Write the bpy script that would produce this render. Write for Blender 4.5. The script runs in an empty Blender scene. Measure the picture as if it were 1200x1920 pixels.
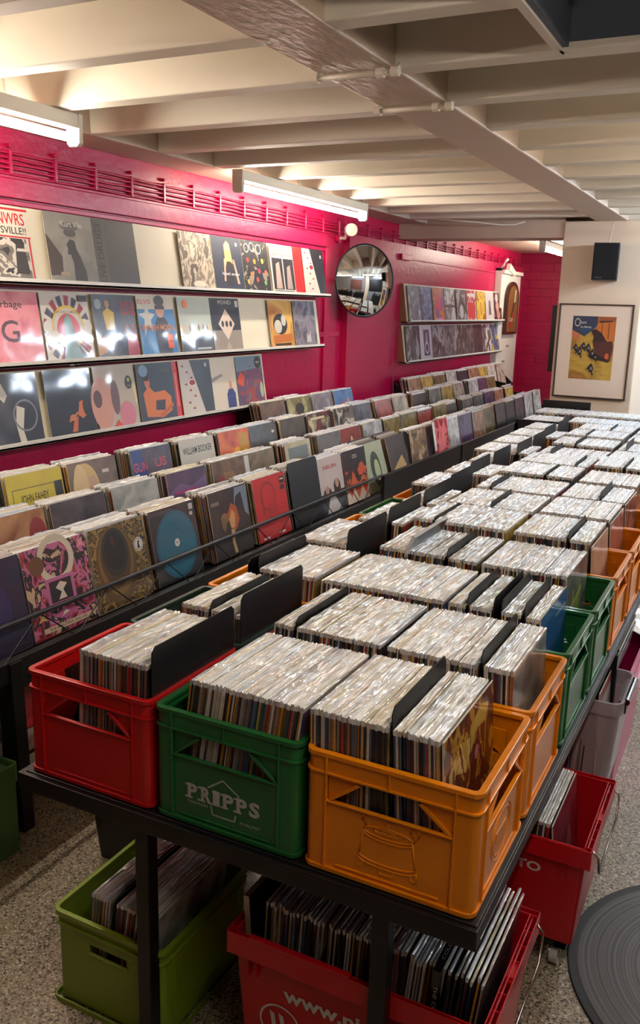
import bpy, bmesh, math, random
from mathutils import Matrix, Vector
PI = math.pi
SC = bpy.context.scene
COL = SC.collection
RND = random.Random(7)
R = math.radians

# ------------------------------------------------------------------ materials
MATS = {}
def lin(c):
    return tuple(((v/12.92) if v <= .04045 else ((v+.055)/1.055)**2.4) for v in [x/255. for x in c])
def new_mat(name):
    m = bpy.data.materials.new(name); m.use_nodes = True
    nt = m.node_tree; b = nt.nodes['Principled BSDF']
    return m, nt, b
def N(nt, t, **kw):
    n = nt.nodes.new(t)
    for k, v in kw.items(): setattr(n, k, v)
    return n
def add_bump(nt, b, scale, strength, dist=.002, detail=3, coat=False, vec=None, stretch=None):
    no = N(nt, 'ShaderNodeTexNoise'); no.inputs['Scale'].default_value = scale; no.inputs['Detail'].default_value = detail
    tc = N(nt, 'ShaderNodeTexCoord')
    src = tc.outputs['Object']
    if stretch:
        mp = N(nt, 'ShaderNodeMapping'); mp.inputs['Scale'].default_value = stretch
        nt.links.new(src, mp.inputs['Vector']); src = mp.outputs['Vector']
    nt.links.new(src, no.inputs['Vector'])
    bu = N(nt, 'ShaderNodeBump'); bu.inputs['Strength'].default_value = strength; bu.inputs['Distance'].default_value = dist
    nt.links.new(no.outputs['Fac'], bu.inputs['Height'])
    nt.links.new(bu.outputs['Normal'], b.inputs['Coat Normal' if coat else 'Normal'])
    return no
def mat(name, rgb, rough=.5, metal=0., coat=0., bump=None, vary=None, spec=.5):
    """plain painted / plastic material; rgb is the sRGB colour of the thing itself"""
    if name in MATS: return MATS[name]
    m, nt, b = new_mat(name)
    c = lin(rgb)
    b.inputs['Base Color'].default_value = (*c, 1)
    b.inputs['Roughness'].default_value = rough
    b.inputs['Metallic'].default_value = metal
    b.inputs['Specular IOR Level'].default_value = spec
    if coat:
        b.inputs['Coat Weight'].default_value = coat; b.inputs['Coat Roughness'].default_value = .12
    if bump: add_bump(nt, b, *bump)
    if vary:
        sc, amt = vary
        tc = N(nt, 'ShaderNodeTexCoord'); no = N(nt, 'ShaderNodeTexNoise')
        no.inputs['Scale'].default_value = sc; no.inputs['Detail'].default_value = 5
        nt.links.new(tc.outputs['Object'], no.inputs['Vector'])
        hs = N(nt, 'ShaderNodeHueSaturation'); hs.inputs['Color'].default_value = (*c, 1)
        mr = N(nt, 'ShaderNodeMapRange'); mr.inputs['From Min'].default_value = .3; mr.inputs['From Max'].default_value = .7
        mr.inputs['To Min'].default_value = 1-amt; mr.inputs['To Max'].default_value = 1+amt
        nt.links.new(no.outputs['Fac'], mr.inputs['Value']); nt.links.new(mr.outputs['Result'], hs.inputs['Value'])
        nt.links.new(hs.outputs['Color'], b.inputs['Base Color'])
    MATS[name] = m
    return m
def emit(name, rgb, strength):
    if name in MATS: return MATS[name]
    m, nt, b = new_mat(name)
    b.inputs['Base Color'].default_value = (.8, .8, .8, 1)
    b.inputs['Emission Color'].default_value = (*lin(rgb), 1)
    b.inputs['Emission Strength'].default_value = strength
    MATS[name] = m
    return m

M_BLACK = mat('black_paint', (14, 14, 16), .42, bump=(60, .15, .001))
M_BLACKM = mat('black_metal', (15, 15, 17), .38)
M_CARD = mat('black_card', (12, 12, 14), .5)
M_RED = mat('red_plastic', (205, 20, 20), .34, coat=.25, bump=(25, .06, .001), vary=(6, .06))
M_GREEN = mat('green_plastic', (32, 108, 50), .34, coat=.25, bump=(25, .06, .001), vary=(9, .10))
M_ORANGE = mat('orange_plastic', (244, 142, 0), .34, coat=.25, bump=(25, .06, .001), vary=(8, .07))
M_DGREEN = mat('dark_green_plastic', (44, 66, 54), .38, coat=.2)
M_LIME = mat('lime_plastic', (134, 162, 30), .36, coat=.2, bump=(30, .05, .001))
M_TOTE = mat('tote_red', (205, 8, 26), .36, coat=.2, bump=(30, .05, .001))
M_WHITE = mat('white_print', (225, 222, 215), .5)
M_PRINT = mat('worn_silver_print', (196, 200, 196), .5, vary=(60, .15))
M_SHELF = mat('white_shelf', (226, 222, 212), .4)
M_BOARD = mat('cream_backboard', (224, 214, 190), .55)
M_STEEL = mat('steel', (190, 185, 175), .25, metal=1)
M_CHROME = mat('chrome', (225, 225, 228), .1, metal=1)

def ceiling_paint():
    m, nt, b = new_mat('ceiling_paint')
    b.inputs['Base Color'].default_value = (*lin((228, 220, 204)), 1); b.inputs['Roughness'].default_value = .5
    add_bump(nt, b, 14, .35, .006, 6)
    return m
M_CEIL = ceiling_paint()
def stucco():
    m, nt, b = new_mat('stucco_paint')
    b.inputs['Base Color'].default_value = (*lin((190, 170, 150)), 1); b.inputs['Roughness'].default_value = .45
    add_bump(nt, b, 38, .9, .008, 4, stretch=(1, .45, 1))
    return m
M_STUCCO = stucco()
M_BEAM = mat('beam_paint', (200, 180, 162), .5, bump=(25, .3, .004))
M_MAG = mat('magenta_paint', (178, 8, 68), .33, bump=(22, .45, .006), vary=(3, .06))
M_MAGR = mat('magenta_rough', (200, 12, 74), .36, bump=(45, .9, .008))
M_PILLAR = mat('pillar_paint', (226, 206, 182), .6, bump=(16, .25, .005), vary=(2, .03))
M_PIPE = mat('pipe_paint', (222, 212, 196), .4)
M_BLUEW = mat('pale_wall', (208, 222, 228), .6)
M_HATCH = mat('hatch_grey', (72, 78, 90), .6, bump=(20, .3, .004))

def brick_magenta():
    m, nt, b = new_mat('magenta_brick')
    b.inputs['Base Color'].default_value = (*lin((150, 8, 60)), 1); b.inputs['Roughness'].default_value = .38
    tc = N(nt, 'ShaderNodeTexCoord'); mp = N(nt, 'ShaderNodeMapping'); mp.inputs['Rotation'].default_value = (R(90), 0, 0)
    br = N(nt, 'ShaderNodeTexBrick'); br.inputs['Scale'].default_value = 1
    br.inputs['Brick Width'].default_value = .30; br.inputs['Row Height'].default_value = .105; br.inputs['Mortar Size'].default_value = .006
    br.inputs['Color1'].default_value = (1, 1, 1, 1); br.inputs['Color2'].default_value = (.9, .9, .9, 1); br.inputs['Mortar'].default_value = (0, 0, 0, 1)
    br.inputs['Mortar Smooth'].default_value = .6
    bu = N(nt, 'ShaderNodeBump'); bu.inputs['Strength'].default_value = .7; bu.inputs['Distance'].default_value = .008
    nt.links.new(tc.outputs['Object'], mp.inputs['Vector']); nt.links.new(mp.outputs['Vector'], br.inputs['Vector'])
    nt.links.new(br.outputs['Color'], bu.inputs['Height']); nt.links.new(bu.outputs['Normal'], b.inputs['Normal'])
    return m
M_BRICK = brick_magenta()

def terrazzo():
    m, nt, b = new_mat('aggregate_floor')
    tc = N(nt, 'ShaderNodeTexCoord')
    v = N(nt, 'ShaderNodeTexVoronoi'); v.inputs['Scale'].default_value = 200
    no = N(nt, 'ShaderNodeTexNoise'); no.inputs['Scale'].default_value = 3; no.inputs['Detail'].default_value = 4
    nt.links.new(tc.outputs['Object'], v.inputs['Vector']); nt.links.new(tc.outputs['Object'], no.inputs['Vector'])
    sep = N(nt, 'ShaderNodeSeparateColor'); nt.links.new(v.outputs['Color'], sep.inputs['Color'])
    cr = N(nt, 'ShaderNodeValToRGB'); cr.color_ramp.interpolation = 'CONSTANT'
    el = cr.color_ramp.elements
    el[0].position = 0; el[0].color = (*lin((72, 62, 52)), 1)
    el[1].position = .14; el[1].color = (*lin((150, 136, 112)), 1)
    for p_, c_ in ((.4, (172, 158, 134)), (.62, (132, 118, 98)), (.8, (186, 174, 152)), (.93, (214, 206, 190))):
        e = el.new(p_); e.color = (*lin(c_), 1)
    nt.links.new(sep.outputs['Red'], cr.inputs['Fac'])
    mr = N(nt, 'ShaderNodeMapRange'); mr.inputs['From Min'].default_value = .3; mr.inputs['From Max'].default_value = .7
    mr.inputs['To Min'].default_value = .86; mr.inputs['To Max'].default_value = 1.08
    nt.links.new(no.outputs['Fac'], mr.inputs['Value'])
    hs = N(nt, 'ShaderNodeHueSaturation'); nt.links.new(cr.outputs['Color'], hs.inputs['Color']); nt.links.new(mr.outputs['Result'], hs.inputs['Value'])
    nt.links.new(hs.outputs['Color'], b.inputs['Base Color'])
    b.inputs['Roughness'].default_value = .38
    bu = N(nt, 'ShaderNodeBump'); bu.inputs['Strength'].default_value = .25; bu.inputs['Distance'].default_value = .002
    nt.links.new(v.outputs['Distance'], bu.inputs['Height']); nt.links.new(bu.outputs['Normal'], b.inputs['Normal'])
    return m
M_FLOOR = terrazzo()

def sleeve_mats(tag_, island):
    """three materials for packed record sleeves: top edge, spine, cover; every sleeve gets its own random colour"""
    out = []
    for part in ('top', 'spine', 'cover'):
        m, nt, b = new_mat('sleeve_%s_%s' % (part, tag_))
        if island: src = N(nt, 'ShaderNodeNewGeometry').outputs['Random Per Island']
        else: src = N(nt, 'ShaderNodeObjectInfo').outputs['Random']
        cr = N(nt, 'ShaderNodeValToRGB'); cr.color_ramp.interpolation = 'CONSTANT'
        if part == 'top':
            cols = [(240, 240, 236), (230, 226, 216), (246, 246, 244), (222, 222, 220), (236, 230, 216), (244, 244, 246), (206, 200, 192), (240, 236, 220),
                    (218, 226, 236), (214, 200, 190), (246, 246, 244), (232, 222, 190), (226, 224, 220), (184, 186, 192), (236, 232, 226), (220, 198, 186), (242, 242, 240), (206, 216, 228)]
        elif part == 'spine':
            cols = [(60, 54, 56), (196, 188, 172), (38, 36, 42), (150, 140, 128), (224, 218, 206), (54, 70, 104), (120, 110, 100), (172, 52, 44), (208, 200, 188),
                    (34, 32, 36), (98, 60, 70), (188, 160, 96), (80, 100, 124), (230, 226, 216), (44, 40, 40), (160, 96, 52), (176, 170, 160), (70, 36, 44), (214, 150, 40), (64, 84, 70)]
        else:
            cols = [(70, 66, 72), (180, 168, 150), (40, 44, 60), (150, 60, 50), (200, 196, 190), (64, 90, 120), (130, 110, 60), (30, 30, 34), (170, 120, 90), (90, 60, 96), (120, 124, 120), (200, 170, 80)]
        el = cr.color_ramp.elements
        order = list(range(len(cols))); random.Random(3).shuffle(order)
        el[0].position = 0; el[0].color = (*lin(cols[order[0]]), 1); el[1].position = 1/len(cols); el[1].color = (*lin(cols[order[1]]), 1)
        for i in range(2, len(cols)):
            e = el.new(i/len(cols)); e.color = (*lin(cols[order[i]]), 1)
        ml = N(nt, 'ShaderNodeMath', operation='MULTIPLY'); ml.inputs[1].default_value = {'top': 7.13, 'spine': 13.7, 'cover': 5.31}[part]
        fr = N(nt, 'ShaderNodeMath', operation='FRACT')
        nt.links.new(src, ml.inputs[0]); nt.links.new(ml.outputs[0], fr.inputs[0]); nt.links.new(fr.outputs[0], cr.inputs['Fac'])
        tc = N(nt, 'ShaderNodeTexCoord')
        no = N(nt, 'ShaderNodeTexNoise'); no.inputs['Scale'].default_value = {'top': 90, 'spine': 120, 'cover': 14}[part]; no.inputs['Detail'].default_value = 4
        nt.links.new(tc.outputs['Object'], no.inputs['Vector'])
        mr = N(nt, 'ShaderNodeMapRange'); mr.inputs['From Min'].default_value = .3; mr.inputs['From Max'].default_value = .7
        lo, hi = {'top': (.93, 1.06), 'spine': (.8, 1.1), 'cover': (.35, 1.5)}[part]
        mr.inputs['To Min'].default_value = lo; mr.inputs['To Max'].default_value = hi
        nt.links.new(no.outputs['Fac'], mr.inputs['Value'])
        hs = N(nt, 'ShaderNodeHueSaturation'); nt.links.new(cr.outputs['Color'], hs.inputs['Color']); nt.links.new(mr.outputs['Result'], hs.inputs['Value'])
        nt.links.new(hs.outputs['Color'], b.inputs['Base Color'])
        b.inputs['Roughness'].default_value = .5
        b.inputs['Coat Weight'].default_value = {'top': 1., 'spine': .5, 'cover': .9}[part]
        b.inputs['Coat Roughness'].default_value = {'top': .07, 'spine': .2, 'cover': .12}[part]
        if part == 'top': b.inputs['Coat IOR'].default_value = 1.9; b.inputs['Roughness'].default_value = .35
        if part == 'top': add_bump(nt, b, 70, .6, .006, 2, coat=True)
        else: add_bump(nt, b, 9, .25, .01, 2, coat=True)
        out.append(m)
    return out
SL_I = sleeve_mats('single', False)
SL_S = sleeve_mats('packed', True)

ART = {}
def art_mat(rgb):
    rgb = tuple(int(v) for v in rgb)
    if rgb in ART: return ART[rgb]
    m, nt, b = new_mat('cover_ink_%02x%02x%02x' % rgb)
    b.inputs['Base Color'].default_value = (*lin(rgb), 1); b.inputs['Roughness'].default_value = .5
    b.inputs['Coat Weight'].default_value = .8; b.inputs['Coat Roughness'].default_value = .08
    add_bump(nt, b, 5, .22, .02, 1, coat=True)
    ART[rgb] = m
    return m
def noise_art(cols, scale, stretch=(1, 1, 1), sharp=True, seed=0):
    key = ('n', tuple(cols), scale, stretch, sharp, seed)
    if key in ART: return ART[key]
    m, nt, b = new_mat('cover_pattern_%d' % len(ART))
    tc = N(nt, 'ShaderNodeTexCoord'); mp = N(nt, 'ShaderNodeMapping'); mp.inputs['Scale'].default_value = stretch; mp.inputs['Location'].default_value = (seed*3.1, seed*1.7, seed*.9)
    no = N(nt, 'ShaderNodeTexNoise'); no.inputs['Scale'].default_value = scale; no.inputs['Detail'].default_value = 5; no.inputs['Distortion'].default_value = .6
    nt.links.new(tc.outputs['Object'], mp.inputs['Vector']); nt.links.new(mp.outputs['Vector'], no.inputs['Vector'])
    cr = N(nt, 'ShaderNodeValToRGB'); cr.color_ramp.interpolation = 'CONSTANT' if sharp else 'LINEAR'
    el = cr.color_ramp.elements; n = len(cols)
    for i, c in enumerate(cols):
        p_ = .32+.36*i/n if sharp else .3+.4*i/max(1, n-1)
        if i == 0: e = el[0]; e.position = 0 if sharp else p_
        elif i == 1: e = el[1]; e.position = p_
        else: e = el.new(p_)
        e.color = (*lin(c), 1)
    nt.links.new(no.outputs['Fac'], cr.inputs['Fac']); nt.links.new(cr.outputs['Color'], b.inputs['Base Color'])
    b.inputs['Roughness'].default_value = .5; b.inputs['Coat Weight'].default_value = .8; b.inputs['Coat Roughness'].default_value = .08
    add_bump(nt, b, 5, .22, .02, 1, coat=True)
    ART[key] = m
    return m

# ------------------------------------------------------------------ mesh builder
class MB:
    def __init__(s): s.v = []; s.f = []; s.m = []; s.mats = []
    def mi(s, m):
        if m not in s.mats: s.mats.append(m)
        return s.mats.index(m)
    def add(s, vs, fs, m, X=None):
        k = len(s.v); i = s.mi(m)
        for v in vs:
            s.v.append(tuple(X @ Vector(v)) if X is not None else tuple(v))
        for f in fs: s.f.append([a+k for a in f]); s.m.append(i)
    def box(s, a, b, m, X=None):
        x0, y0, z0 = a; x1, y1, z1 = b
        vs = [(x0, y0, z0), (x1, y0, z0), (x1, y1, z0), (x0, y1, z0), (x0, y0, z1), (x1, y0, z1), (x1, y1, z1), (x0, y1, z1)]
        s.add(vs, [(3, 2, 1, 0), (4, 5, 6, 7), (0, 1, 5, 4), (1, 2, 6, 5), (2, 3, 7, 6), (3, 0, 4, 7)], m, X)
    def prism(s, pts, axis, a, b, m, X=None):
        """pts 2D outline (counter clockwise) swept along axis from a to b"""
        def P(p, t):
            if axis == 'y': return (p[0], t, p[1])
            if axis == 'x': return (t, p[0], p[1])
            return (p[0], p[1], t)
        n = len(pts); vs = [P(p, a) for p in pts]+[P(p, b) for p in pts]
        fs = [list(range(n)), list(range(2*n-1, n-1, -1))]+[(i, i+n, (i+1) % n+n, (i+1) % n) for i in range(n)]
        s.add(vs, fs, m, X)
    def poly(s, vs, m, X=None): s.add(vs, [list(range(len(vs)))], m, X)
    def tube(s, pts, r, m, n=8, X=None, caps=True):
        pts = [Vector(p) for p in pts]; rings = []
        for i, p in enumerate(pts):
            d = (pts[min(i+1, len(pts)-1)]-pts[max(i-1, 0)]).normalized()
            u = d.cross(Vector((0, 0, 1)));
            if u.length < 1e-3: u = Vector((1, 0, 0))
            u.normalize(); w = u.cross(d)
            rr = r[i] if isinstance(r, (list, tuple)) else r
            rings.append([p+rr*(math.cos(2*PI*k/n)*u+math.sin(2*PI*k/n)*w) for k in range(n)])
        vs = [v for g in rings for v in g]; fs = []
        for i in range(len(pts)-1):
            for k in range(n): fs.append((i*n+k, i*n+(k+1) % n, (i+1)*n+(k+1) % n, (i+1)*n+k))
        if caps: fs += [list(range(n))[::-1], [(len(pts)-1)*n+k for k in range(n)]]
        s.add(vs, fs, m, X)
    def strip(s, path, t, z0, z1, m, closed=False, X=None, z0b=None, flare=0):
        """wall of thickness t swept along a 2D path (outside is on the right hand), from z0 to z1"""
        n = len(path); P = [Vector(p) for p in path]; off = []
        for i in range(n):
            a = P[i-1] if (closed or i > 0) else P[i]; b = P[(i+1) % n] if (closed or i < n-1) else P[i]
            d = (b-a).normalized(); nn = Vector((-d.y, d.x))
            off.append(P[i]+nn*t)
        vs = [(p.x, p.y, z0) for p in P]+[(p.x, p.y, z1) for p in P]+[(p.x, p.y, z1) for p in off]+[(p.x, p.y, z0) for p in off]
        fs = []
        rng = range(n) if closed else range(n-1)
        for i in rng:
            j = (i+1) % n
            for k in range(4):
                l = (k+1) % 4
                fs.append((k*n+i, k*n+j, l*n+j, l*n+i))
        if not closed: fs += [(0, n, 2*n, 3*n), (n-1, 4*n-1, 3*n-1, 2*n-1)]
        s.add(vs, fs, m, X)
    def mesh(s, name, smooth=False):
        me = bpy.data.meshes.new(name); me.from_pydata(s.v, [], s.f)
        for m in s.mats: me.materials.append(m)
        me.polygons.foreach_set('material_index', s.m)
        if smooth: me.polygons.foreach_set('use_smooth', [True]*len(s.f))
        me.update()
        return me
    def obj(s, name, parent=None, loc=(0, 0, 0), rot=(0, 0, 0), bevel=0, smooth=False, fix=True):
        me = s.mesh(name, smooth)
        if fix:
            bm = bmesh.new(); bm.from_mesh(me); bmesh.ops.recalc_face_normals(bm, faces=bm.faces); bm.to_mesh(me); bm.free()
        o = bpy.data.objects.new(name, me); COL.objects.link(o); o.location = loc; o.rotation_euler = rot
        if parent: o.parent = parent
        if bevel:
            b = o.modifiers.new('bevel', 'BEVEL'); b.width = bevel; b.segments = 2; b.limit_method = 'ANGLE'; b.angle_limit = R(40)
        return o
def rrect(x0, y0, x1, y1, r, n=5):
    """clockwise rounded rectangle path, so strip() thickness grows inwards on the right"""
    out = []
    for cx, cy, a in ((x1-r, y1-r, 0), (x0+r, y1-r, 90), (x0+r, y0+r, 180), (x1-r, y0+r, 270)):
        for k in range(n+1):
            t = R(a+90*k/n); out.append((cx+r*math.cos(t), cy+r*math.sin(t)))
    return out
def tag(o, label=None, cat=None, group=None, kind=None):
    if label: o['label'] = label
    if cat: o['category'] = cat
    if group: o['group'] = group
    if kind: o['kind'] = kind
    return o
def empty(name, loc=(0, 0, 0), rot=(0, 0, 0)):
    o = bpy.data.objects.new(name, None); COL.objects.link(o); o.location = loc; o.rotation_euler = rot; o.empty_display_size = .05
    return o
def copy_tree(o, parent=None):
    c = o.copy(); COL.objects.link(c); c.parent = parent
    for ch in list(o.children): copy_tree(ch, c)
    return c
def struct(o): o['kind'] = 'structure'; return o

TXT = {}
def text_geo(s, bold=0.0, narrow=1.0):
    """2D polygons of a string, height about 1, centred"""
    key = (s, bold)
    if key in TXT: return TXT[key]
    cu = bpy.data.curves.new('t', 'FONT'); cu.body = s; cu.size = 1; cu.align_x = 'CENTER'; cu.align_y = 'CENTER'; cu.offset = bold; cu.resolution_u = 3
    o = bpy.data.objects.new('t', cu); COL.objects.link(o)
    bpy.context.view_layer.update()
    me = bpy.data.meshes.new_from_object(o.evaluated_get(bpy.context.evaluated_depsgraph_get()))
    vs = [(v.co.x, v.co.y) for v in me.vertices]; fs = [list(p.vertices) for p in me.polygons]
    w = max([abs(v[0]) for v in vs] or [1])*2
    COL.objects.unlink(o); bpy.data.objects.remove(o); bpy.data.curves.remove(cu); bpy.data.meshes.remove(me)
    TXT[key] = (vs, fs, w)
    return TXT[key]
def put_text(mb, s, size, m, X, width=None, bold=0.0, layer=0.0):
    """text in the local XY plane of matrix X"""
    vs, fs, w = text_geo(s, bold)
    sx = (width/w) if width else size
    mb.add([(v[0]*sx, v[1]*size, layer) for v in vs], fs, m, X)

# ------------------------------------------------------------------ record covers
LPW = .315
def art_onto(mb, art, w=LPW, h=LPW, X=None, eps=.00018):
    """draws layered flat shapes on the +X face; u to +Y, v to +Z"""
    X = X or Matrix()
    k = 1
    for a in art:
        x = eps*k; k += 1
        col = a[-1]; m = col if not isinstance(col, tuple) else art_mat(col)
        T = lambda u, v: (x, (u-.5)*w, v*h)
        if a[0] == 'r':
            _, u0, v0, u1, v1, _c = a
            mb.poly([T(u0, v0), T(u1, v0), T(u1, v1), T(u0, v1)], m, X)
        elif a[0] == 'e':
            _, cu, cv, ru, rv, _c = a
            mb.poly([T(cu+ru*math.cos(2*PI*i/26), cv+rv*math.sin(2*PI*i/26)) for i in range(26)], m, X)
        elif a[0] == 'p':
            mb.poly([T(u, v) for u, v in a[1]], m, X)
        elif a[0] == 'o':   # ring
            _, cu, cv, r0, r1, _c = a; n = 26
            vs = [T(cu+r*math.cos(2*PI*i/n), cv+r*math.sin(2*PI*i/n)) for r in (r0, r1) for i in range(n)]
            mb.add(vs, [(i, (i+1) % n, n+(i+1) % n, n+i) for i in range(n)], m, X)
        elif a[0] == 't':
            _, s, cu, cv, wd, ht, _c = a
            B = X @ Matrix.Translation(T(cu, cv)) @ Matrix(((0, 0, 1, 0), (1, 0, 0, 0), (0, 1, 0, 0), (0, 0, 0, 1)))
            put_text(mb, s, ht*h, m, B, width=wd*w, bold=.01)
def cover_record(name, label, cat, art, loc, lean=8, yaw=0, base=None, edge=(214, 206, 192), t=.004, group=None, sticker=None, size=1.0):
    """one record sleeve shown cover-out: sleeve with its printed cover; faces +X when yaw=0"""
    mb = MB(); w = LPW*size; h = LPW*size
    bm_ = art_mat(edge); b0 = base if base is not None else (120, 110, 100)
    m0 = b0 if not isinstance(b0, tuple) else art_mat(b0)
    vs = [(-t, -w/2, 0), (0, -w/2, 0), (0, w/2, 0), (-t, w/2, 0), (-t, -w/2, h), (0, -w/2, h), (0, w/2, h), (-t, w/2, h)]
    mb.add(vs, [(3, 2, 1, 0), (4, 5, 6, 7), (0, 1, 5, 4), (2, 3, 7, 6), (3, 0, 4, 7)], bm_)
    mb.add(vs, [(1, 2, 6, 5)], m0)
    art_onto(mb, art, w, h)
    o = mb.obj(name, loc=loc, rot=(0, -R(lean), R(yaw)), fix=False)
    tag(o, label, cat, group)
    if sticker:
        s = MB(); cu, cv, r_, col = sticker
        Tn = .00018*(len(art)+3)
        pts = [(Tn, (cu-.5)*w+r_*math.cos(2*PI*i/18), cv*h+r_*math.sin(2*PI*i/18)) for i in range(18)]
        s.poly(pts, mat('sticker_%d_%d_%d' % col, col, .5))
        s.poly([(p[0]+.0001, (p[1]-(cu-.5)*w)*.55+(cu-.5)*w, (p[2]-cv*h)*.3+cv*h) for p in pts], mat('sticker_ink', (90, 80, 80), .5))
        s.obj('price_sticker', parent=o, fix=False)
    return o
PALS = [[(40, 38, 42), (110, 100, 96), (200, 190, 176)], [(150, 40, 40), (40, 30, 34), (220, 200, 160)], [(60, 80, 110), (180, 190, 200), (30, 34, 48)],
        [(200, 180, 150), (120, 90, 60), (60, 50, 44)], [(210, 206, 198), (90, 90, 96), (40, 40, 44)], [(180, 110, 60), (70, 50, 40), (230, 210, 170)],
        [(70, 90, 80), (150, 160, 130), (30, 34, 32)], [(90, 70, 110), (190, 150, 170), (40, 34, 50)], [(30, 30, 34), (76, 76, 84), (150, 150, 156)], [(150, 160, 170), (90, 100, 116), (220, 224, 226)]]
def random_art(rn, pal=None):
    pal = pal or rn.choice(PALS)
    base = noise_art([pal[0], pal[1], pal[2]][:3], rn.choice([6, 9, 14]), (1, 1, 1), rn.random() < .5, rn.randint(0, 9))
    art = []
    for _ in range(rn.randint(1, 3)):
        c = rn.choice(pal); k = rn.random(); cu, cv = rn.uniform(.25, .75), rn.uniform(.25, .7)
        if k < .45: art.append(('e', cu, cv, rn.uniform(.08, .25), rn.uniform(.12, .3), c))
        elif k < .75: art.append(('r', cu-rn.uniform(.08, .3), cv-.2, cu+.2, cv+rn.uniform(.02, .25), c))
        else: art.append(('p', [(cu-.25, cv-.25), (cu+.22, cv-.28), (cu+rn.uniform(-.1, .2), cv+.3)], c))
    if rn.random() < .6: art.append(('r', .1, .86, rn.uniform(.4, .8), .91, pal[2]))
    return base, art

# packed sleeve mesh: upright sleeve seen edge-on; thickness along X, width along Y, spine at y=0
def sleeve_geo(rn, segs=13, w=.313, h=.315, t=None):
    t = t or rn.uniform(.0038, .0056)
    vs = [(0, 0, 0), (t, 0, 0), (t, w, 0), (0, w, 0)]; fs = []; mi = []
    hb = h-.010; vs += [(0, 0, hb), (t, 0, hb), (t, w, hb), (0, w, hb)]
    fs += [(0, 1, 5, 4), (2, 3, 7, 6), (3, 0, 4, 7), (1, 2, 6, 5)]; mi += [1, 1, 2, 2]
    top = []; o = .0009
    for i in range(segs+1):      # clear outer sleeve folded over the opening: crinkled, a little wider than the card
        y = i/segs*w; rx = rn.uniform(.25, .75)*t; rz = rn.choice((rn.uniform(.0004, .002), rn.uniform(.001, .0052)))
        top.append(len(vs)); vs += [(-o, y, h+rn.uniform(-.001, .0008)), (rx, y, h+rz), (t+o, y, h+rn.uniform(-.001, .0008))]
    for i in range(segs):
        a, b = top[i], top[i+1]; fs += [(a, a+1, b+1, b), (a+1, a+2, b+2, b+1)]; mi += [0, 0]
    a, b = top[0], top[-1]
    fs += [(4, 5, a+2, a+1, a), (6, 7, b, b+1, b+2), [4]+top+[7], [5, 6]+[x+2 for x in top[::-1]]]; mi += [0, 0, 0, 0]
    return vs, fs, mi, t
GEO = [sleeve_geo(random.Random(100+i)) for i in range(28)]
SMESH = []
for g in GEO:
    me = bpy.data.meshes.new('record_sleeve'); me.from_pydata(g[0], [], g[1])
    for m in SL_I: me.materials.append(m)
    me.polygons.foreach_set('material_index', g[2]); me.update(); SMESH.append(me)
STUFF = MB()
STUFF.mats = list(SL_S)
def shear_row(n_gap, x0, x1, y, z, lean, single=None, rn=None, rotz=0, origin=None, yj=.003, zj=.002, pitch=.0054):
    """row of upright sleeves packed side by side between x0 and x1 (measured at their top); lean in degrees, + leans right"""
    rn = rn or RND
    x = x0-math.sin(R(lean))*.315
    xe = x1-math.sin(R(lean))*.315
    base = origin or Matrix()
    i = 0
    while x < xe-.003:
        gi = rn.randrange(len(GEO)); t = GEO[gi][3]
        X = base @ Matrix.Translation((x, y+rn.uniform(0, yj), z+rn.uniform(0, zj))) @ Matrix.Rotation(R(lean+rn.uniform(-.3, .3)), 4, 'Y')
        if single:
            o = bpy.data.objects.new('record_sleeve', SMESH[gi]); COL.objects.link(o); o.matrix_world = X
            tag(o, single[0], 'record', single[1])
        else:
            g = GEO[gi]; k = len(STUFF.v)
            STUFF.v += [tuple(X @ Vector(v)) for v in g[0]]
            STUFF.f += [[a+k for a in f] for f in g[1]]; STUFF.m += g[2]
        x += max(t, rn.gauss(pitch, .0006)); i += 1
    return i

# ------------------------------------------------------------------ camera
cam = bpy.data.cameras.new('camera'); co = bpy.data.objects.new('camera', cam); COL.objects.link(co)
co.location = (.350080, -1.371072, 1.095802); co.rotation_euler = (1.33661936, -.0275763718, .472626848)
cam.sensor_fit = 'VERTICAL'; cam.sensor_height = 24; cam.lens = 24*1635.53/1920; cam.clip_start = .02
SC.camera = co

# ------------------------------------------------------------------ room shell
FZ = -.65; CZ = 1.79; WX = -2.68
m = MB(); m.box((-2.9, -3.2, FZ-.1), (3.4, 10.6, FZ), M_FLOOR); struct(m.obj('floor'))
m = MB()
m.box((WX-.2, -3.2, FZ), (WX, 4.93, 1.95), M_MAG); m.box((WX-.2, 4.93, FZ), (WX+.05, 10.4, 1.62), M_MAG)
m.box((WX-.2, 4.93, 1.62), (WX, 10.4, 1.95), M_MAGR)
struct(m.obj('wall_left'))
m = MB(); m.box((WX-.2, 10.2, FZ), (-.95, 10.4, 1.95), M_BRICK); struct(m.obj('wall_far'))
m = MB(); m.box((-.95, 8.6, FZ), (3.4, 8.8, 2.3), M_BLUEW); m.box((-1.0, 8.6, FZ), (-.95, 10.2, 2.3), M_BLUEW); struct(m.obj('wall_far_right'))
m = MB(); m.box((3.2, -3.2, FZ), (3.4, 8.6, 2.3), mat('grey_wall', (150, 148, 146), .7)); struct(m.obj('wall_right'))
m = MB(); m.box((WX, -3.2, FZ), (3.2, -3.0, 2.3), mat('dark_wall', (70, 60, 62), .7)); struct(m.obj('wall_near'))
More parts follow.
